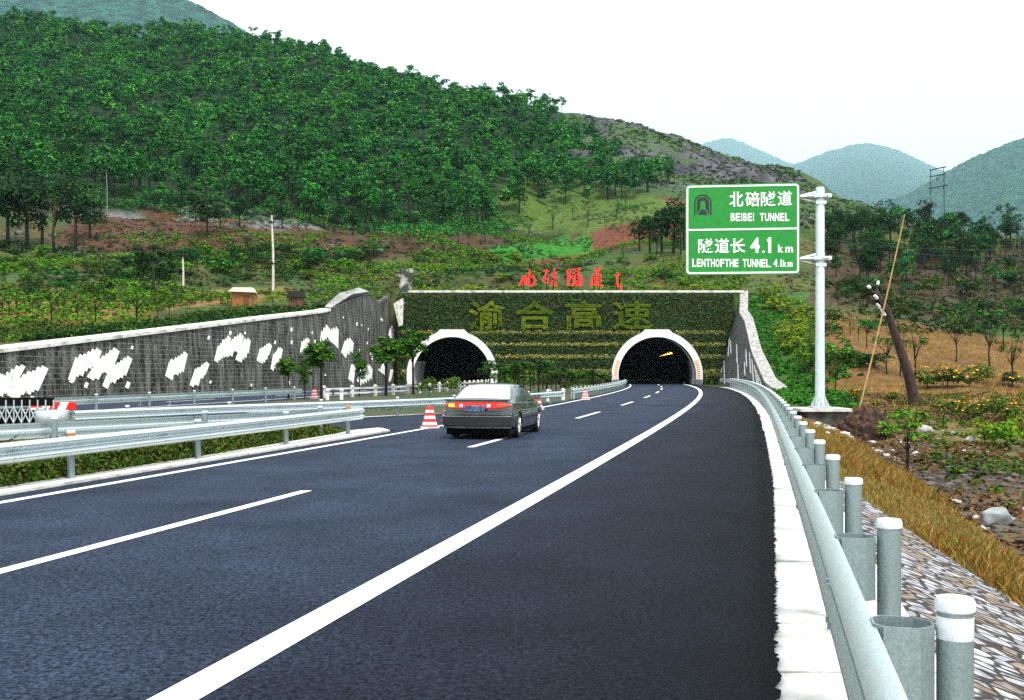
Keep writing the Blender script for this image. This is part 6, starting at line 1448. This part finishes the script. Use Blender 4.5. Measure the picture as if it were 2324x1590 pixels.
# stone pitching below the kerb, ditch rubble, boulders
def pitching():
    ys = np.arange(0.5, 23, 0.25); V = []; ts = np.linspace(0, 1, 12)
    for y in ys:
        x0 = float(XE(y))+0.86; wv = float(pit(y))
        for t in ts: V.append((x0+wv*t, y, 0))
    V = np.array(V); V[:, 2] = H(V[:, 0], V[:, 1])+0.03; k = len(ts); n = len(ys); idx = np.arange(n*k).reshape(n, k)
    F = np.stack([idx[:-1, :-1], idx[:-1, 1:], idx[1:, 1:], idx[1:, :-1]], -1).reshape(-1, 4)
    m, nn, b = new_mat('pitched_stone'); L = nn.links; tc = nn.nodes.new('ShaderNodeTexCoord')
    mp = nn.nodes.new('ShaderNodeMapping'); mp.inputs['Scale'].default_value = (1.25, 1.35, 0.0); mp.inputs['Rotation'].default_value = (0, 0, 0.25); L.new(tc.outputs['Object'], mp.inputs[0])
    ns = nn.nodes.new('ShaderNodeTexNoise'); ns.inputs['Scale'].default_value = 3; L.new(mp.outputs[0], ns.inputs['Vector'])
    ad = nn.nodes.new('ShaderNodeMixRGB'); ad.blend_type = 'ADD'; ad.inputs[0].default_value = 0.12; L.new(mp.outputs[0], ad.inputs[1]); L.new(ns.outputs['Color'], ad.inputs[2])
    vo = nn.nodes.new('ShaderNodeTexVoronoi'); vo.feature = 'DISTANCE_TO_EDGE'; vo.inputs['Scale'].default_value = 4.6; L.new(ad.outputs[0], vo.inputs['Vector'])
    vc = nn.nodes.new('ShaderNodeTexVoronoi'); vc.inputs['Scale'].default_value = 4.6; L.new(ad.outputs[0], vc.inputs['Vector'])
    r1 = nn.nodes.new('ShaderNodeValToRGB'); e = r1.color_ramp.elements; e[0].color = (0.14, 0.14, 0.16, 1); e[1].color = (0.46, 0.46, 0.47, 1); e.new(0.38).color = (0.20, 0.14, 0.08, 1); e.new(0.46).color = (0.25, 0.25, 0.28, 1); e.new(0.8).color = (0.31, 0.31, 0.34, 1)
    L.new(vc.outputs['Color'], r1.inputs[0])
    r2 = nn.nodes.new('ShaderNodeValToRGB'); r2.color_ramp.elements[0].position = 0.04; r2.color_ramp.elements[1].position = 0.11
    L.new(vo.outputs['Distance'], r2.inputs[0])
    n2 = nn.nodes.new('ShaderNodeTexNoise'); n2.inputs['Scale'].default_value = 14; n2.inputs['Detail'].default_value = 8; L.new(tc.outputs['Object'], n2.inputs['Vector'])
    hv = nn.nodes.new('ShaderNodeHueSaturation'); mr = nn.nodes.new('ShaderNodeMapRange'); mr.inputs['From Min'].default_value = 0.3; mr.inputs['From Max'].default_value = 0.7; mr.inputs['To Min'].default_value = 0.45; mr.inputs['To Max'].default_value = 1.45
    L.new(n2.outputs['Fac'], mr.inputs['Value']); L.new(mr.outputs[0], hv.inputs['Value']); L.new(r1.outputs[0], hv.inputs['Color'])
    mx_ = nn.nodes.new('ShaderNodeMixRGB'); mx_.inputs[1].default_value = (0.02, 0.015, 0.01, 1); L.new(r2.outputs[0], mx_.inputs[0]); L.new(hv.outputs[0], mx_.inputs[2]); L.new(mx_.outputs[0], b.inputs['Base Color'])
    bp = nn.nodes.new('ShaderNodeBump'); bp.inputs['Strength'].default_value = 1.0; bp.inputs['Distance'].default_value = 0.05; L.new(r2.outputs[0], bp.inputs['Height']); L.new(bp.outputs[0], b.inputs['Normal']); b.inputs['Roughness'].default_value = 0.9
    o = link('stone_pitching', mesh_np('stone_pitching', V, F, m, True)); tag(o, kind='structure')
pitching()
def rocks(name, label, n, box, cond, s0, s1, mat, seed, kind='stuff'):
    rs = np.random.RandomState(seed); x = rs.uniform(box[0], box[1], n); y = rs.uniform(box[2], box[3], n); k = cond(x, y, rs); x, y = x[k], y[k]; z = H(x, y); m = MB()
    bm = bmesh.new(); bmesh.ops.create_icosphere(bm, subdivisions=1, radius=1.0); bv = np.array([v.co[:] for v in bm.verts]); bf = [tuple(v.index for v in f.verts) for f in bm.faces]; bm.free()
    for a, b, c in zip(x, y, z):
        s = s0+(s1-s0)*rs.rand()**3; sc = np.array([rs.uniform(0.7, 1.5), rs.uniform(0.7, 1.5), rs.uniform(0.4, 0.8)])*s; th = rs.uniform(0, 6.28); v = bv*(1+rs.uniform(-0.22, 0.22, (len(bv), 1)))*sc
        m.add(np.stack([v[:, 0]*math.cos(th)-v[:, 1]*math.sin(th)+a, v[:, 0]*math.sin(th)+v[:, 1]*math.cos(th)+b, v[:, 2]+c+s*0.15], 1), bf)
    o = m.build(name, mat); tag(o, label, None, None, kind); return o
M['rock'] = solid('pale_rock', (0.55, 0.54, 0.52), 0.9, c2=(0.22, 0.21, 0.2), scale=1.5, bump=0.4, bscale=8)
M['rockdk'] = solid('dark_rock', (0.035, 0.03, 0.028), 0.9, c2=(0.10, 0.085, 0.07), scale=2.5, bump=0.4, bscale=8)
rocks('ditch_rubble', 'dark broken stones lying in the ditch below the embankment', 5500, (8, 20, 12, 42), lambda x, y, rs: (x > XE(y)+3.95) & (x < XE(y)+6.2+rs.rand(len(x))), 0.03, 0.16, M['rockdk'], 61)
rocks('pale_rubble', 'pale broken stones scattered in the ditch and on its far bank', 1500, (8, 26, 12, 48), lambda x, y, rs: (x > XE(y)+4.0) & (x < XE(y)+9) & (rough(x*2.3, y*2.3) > 0.25), 0.03, 0.15, M['rock'], 62)
rocks('pale_rubble', 'pale broken stones at the foot of the sign footing', 150, (11, 16, 38, 47), lambda x, y, rs: (x > XE(y)+2.2) & (x < XE(y)+5), 0.05, 0.22, M['rock'], 63)
rocks('ledge_rock', 'dark and grey rocks along the ledges of the red clearing', 2600, (-90, 20, 110, 260), lambda x, y, rs: (x < XW(y)-2) & (lower(x, y)[1] > 455) & (lower(x, y)[1] < 640) & (np.abs(rough(x*0.6, y*2.2+7)) < 0.35), 0.25, 1.0, solid('ledge_stone', (0.03, 0.027, 0.025), 0.9, c2=(0.14, 0.13, 0.13), scale=0.7), 65)
rocks('outcrop', 'grey rocks showing through the grass of the bare hill', 1500, (25, 150, 250, 440), lambda x, y, rs: c_bare(x, y, rs) & (rough(x*0.7+11, y*1.6) > 0.1), 0.3, 1.5, solid('violet_grey_rock', (0.12, 0.12, 0.135), 0.9, c2=(0.045, 0.045, 0.052), scale=0.8), 64)
def boulder(u, v, w_px, label, mat, y0=10):
    b = hit(u, v, y0); s = w_px*b.y/FP/2; m = MB(); bm = bmesh.new(); bmesh.ops.create_icosphere(bm, subdivisions=3, radius=1.0)
    vs = [Vector((q.co.x*1.15, q.co.y*0.9, q.co.z*0.8))*s*(1+0.35*noise.noise(q.co*1.4+Vector((u, v, 0)))) for q in bm.verts]; m.add(vs, [tuple(q.index for q in f.verts) for f in bm.faces]); bm.free()
    o = m.build('boulder', mat, smooth=True); o.location = b+Vector((0, 0, s*0.45)); tag(o, label, 'boulder', 'boulders by the ditch')
boulder(2263, 1198, 62, 'large rounded grey boulder lying in the ditch at the right edge', solid('grey_boulder', (0.30, 0.33, 0.34), 0.9, c2=(0.12, 0.13, 0.14), scale=3, bump=0.6, bscale=9))
boulder(2098, 985, 28, 'white faced rock on the bank right of the bright green sapling', M['rock'], 20); boulder(2205, 1010, 30, 'flat pale rock on the low ground near the right edge', M['rock'], 20); boulder(2170, 1150, 22, 'small pale rock lying in the dark ditch', M['rock'])
# narrow concrete edge of the ditch
def smooth3(p):
    p = np.array(p)
    for _ in range(6): p[1:-1] = (p[:-2]+2*p[1:-1]+p[2:])/4
    return [tuple(q) for q in p]
m = MB(); pth = [(float(XE(y))+3.82, float(y), hgt(float(XE(y))+3.75, float(y))) for y in np.arange(9, 44, 1.0)]
m.sweep(smooth3(pth), [(-0.05, -0.25), (0.05, -0.25), (0.05, 0.03), (-0.05, 0.03)]); tag(m.build('ditch_edging', solid('earthy_concrete', (0.2, 0.15, 0.1), 0.9, c2=(0.45, 0.42, 0.38), scale=2.5)), 'narrow concrete edging along the ditch below the dry grass', 'edging')

# ------------------------------------------------------------------ haze
hb = MB(); hb.box((0, 9000, 1860), (30000, 18400, 3782)); hz = hb.build('haze', bpy.data.materials.new('haze_air')); tag(hz, 'pale blue haze over the far mountains', kind='stuff')
hm = hz.data.materials[0]; hm.use_nodes = True; hn = hm.node_tree; hn.nodes.clear(); ho = hn.nodes.new('ShaderNodeOutputMaterial'); hv = hn.nodes.new('ShaderNodeVolumePrincipled')
hv.inputs['Color'].default_value = (0.62, 0.88, 1.0, 1); hv.inputs['Density'].default_value = 0.00006; hv.inputs['Anisotropy'].default_value = 0.3; hn.links.new(hv.outputs[0], ho.inputs['Volume'])
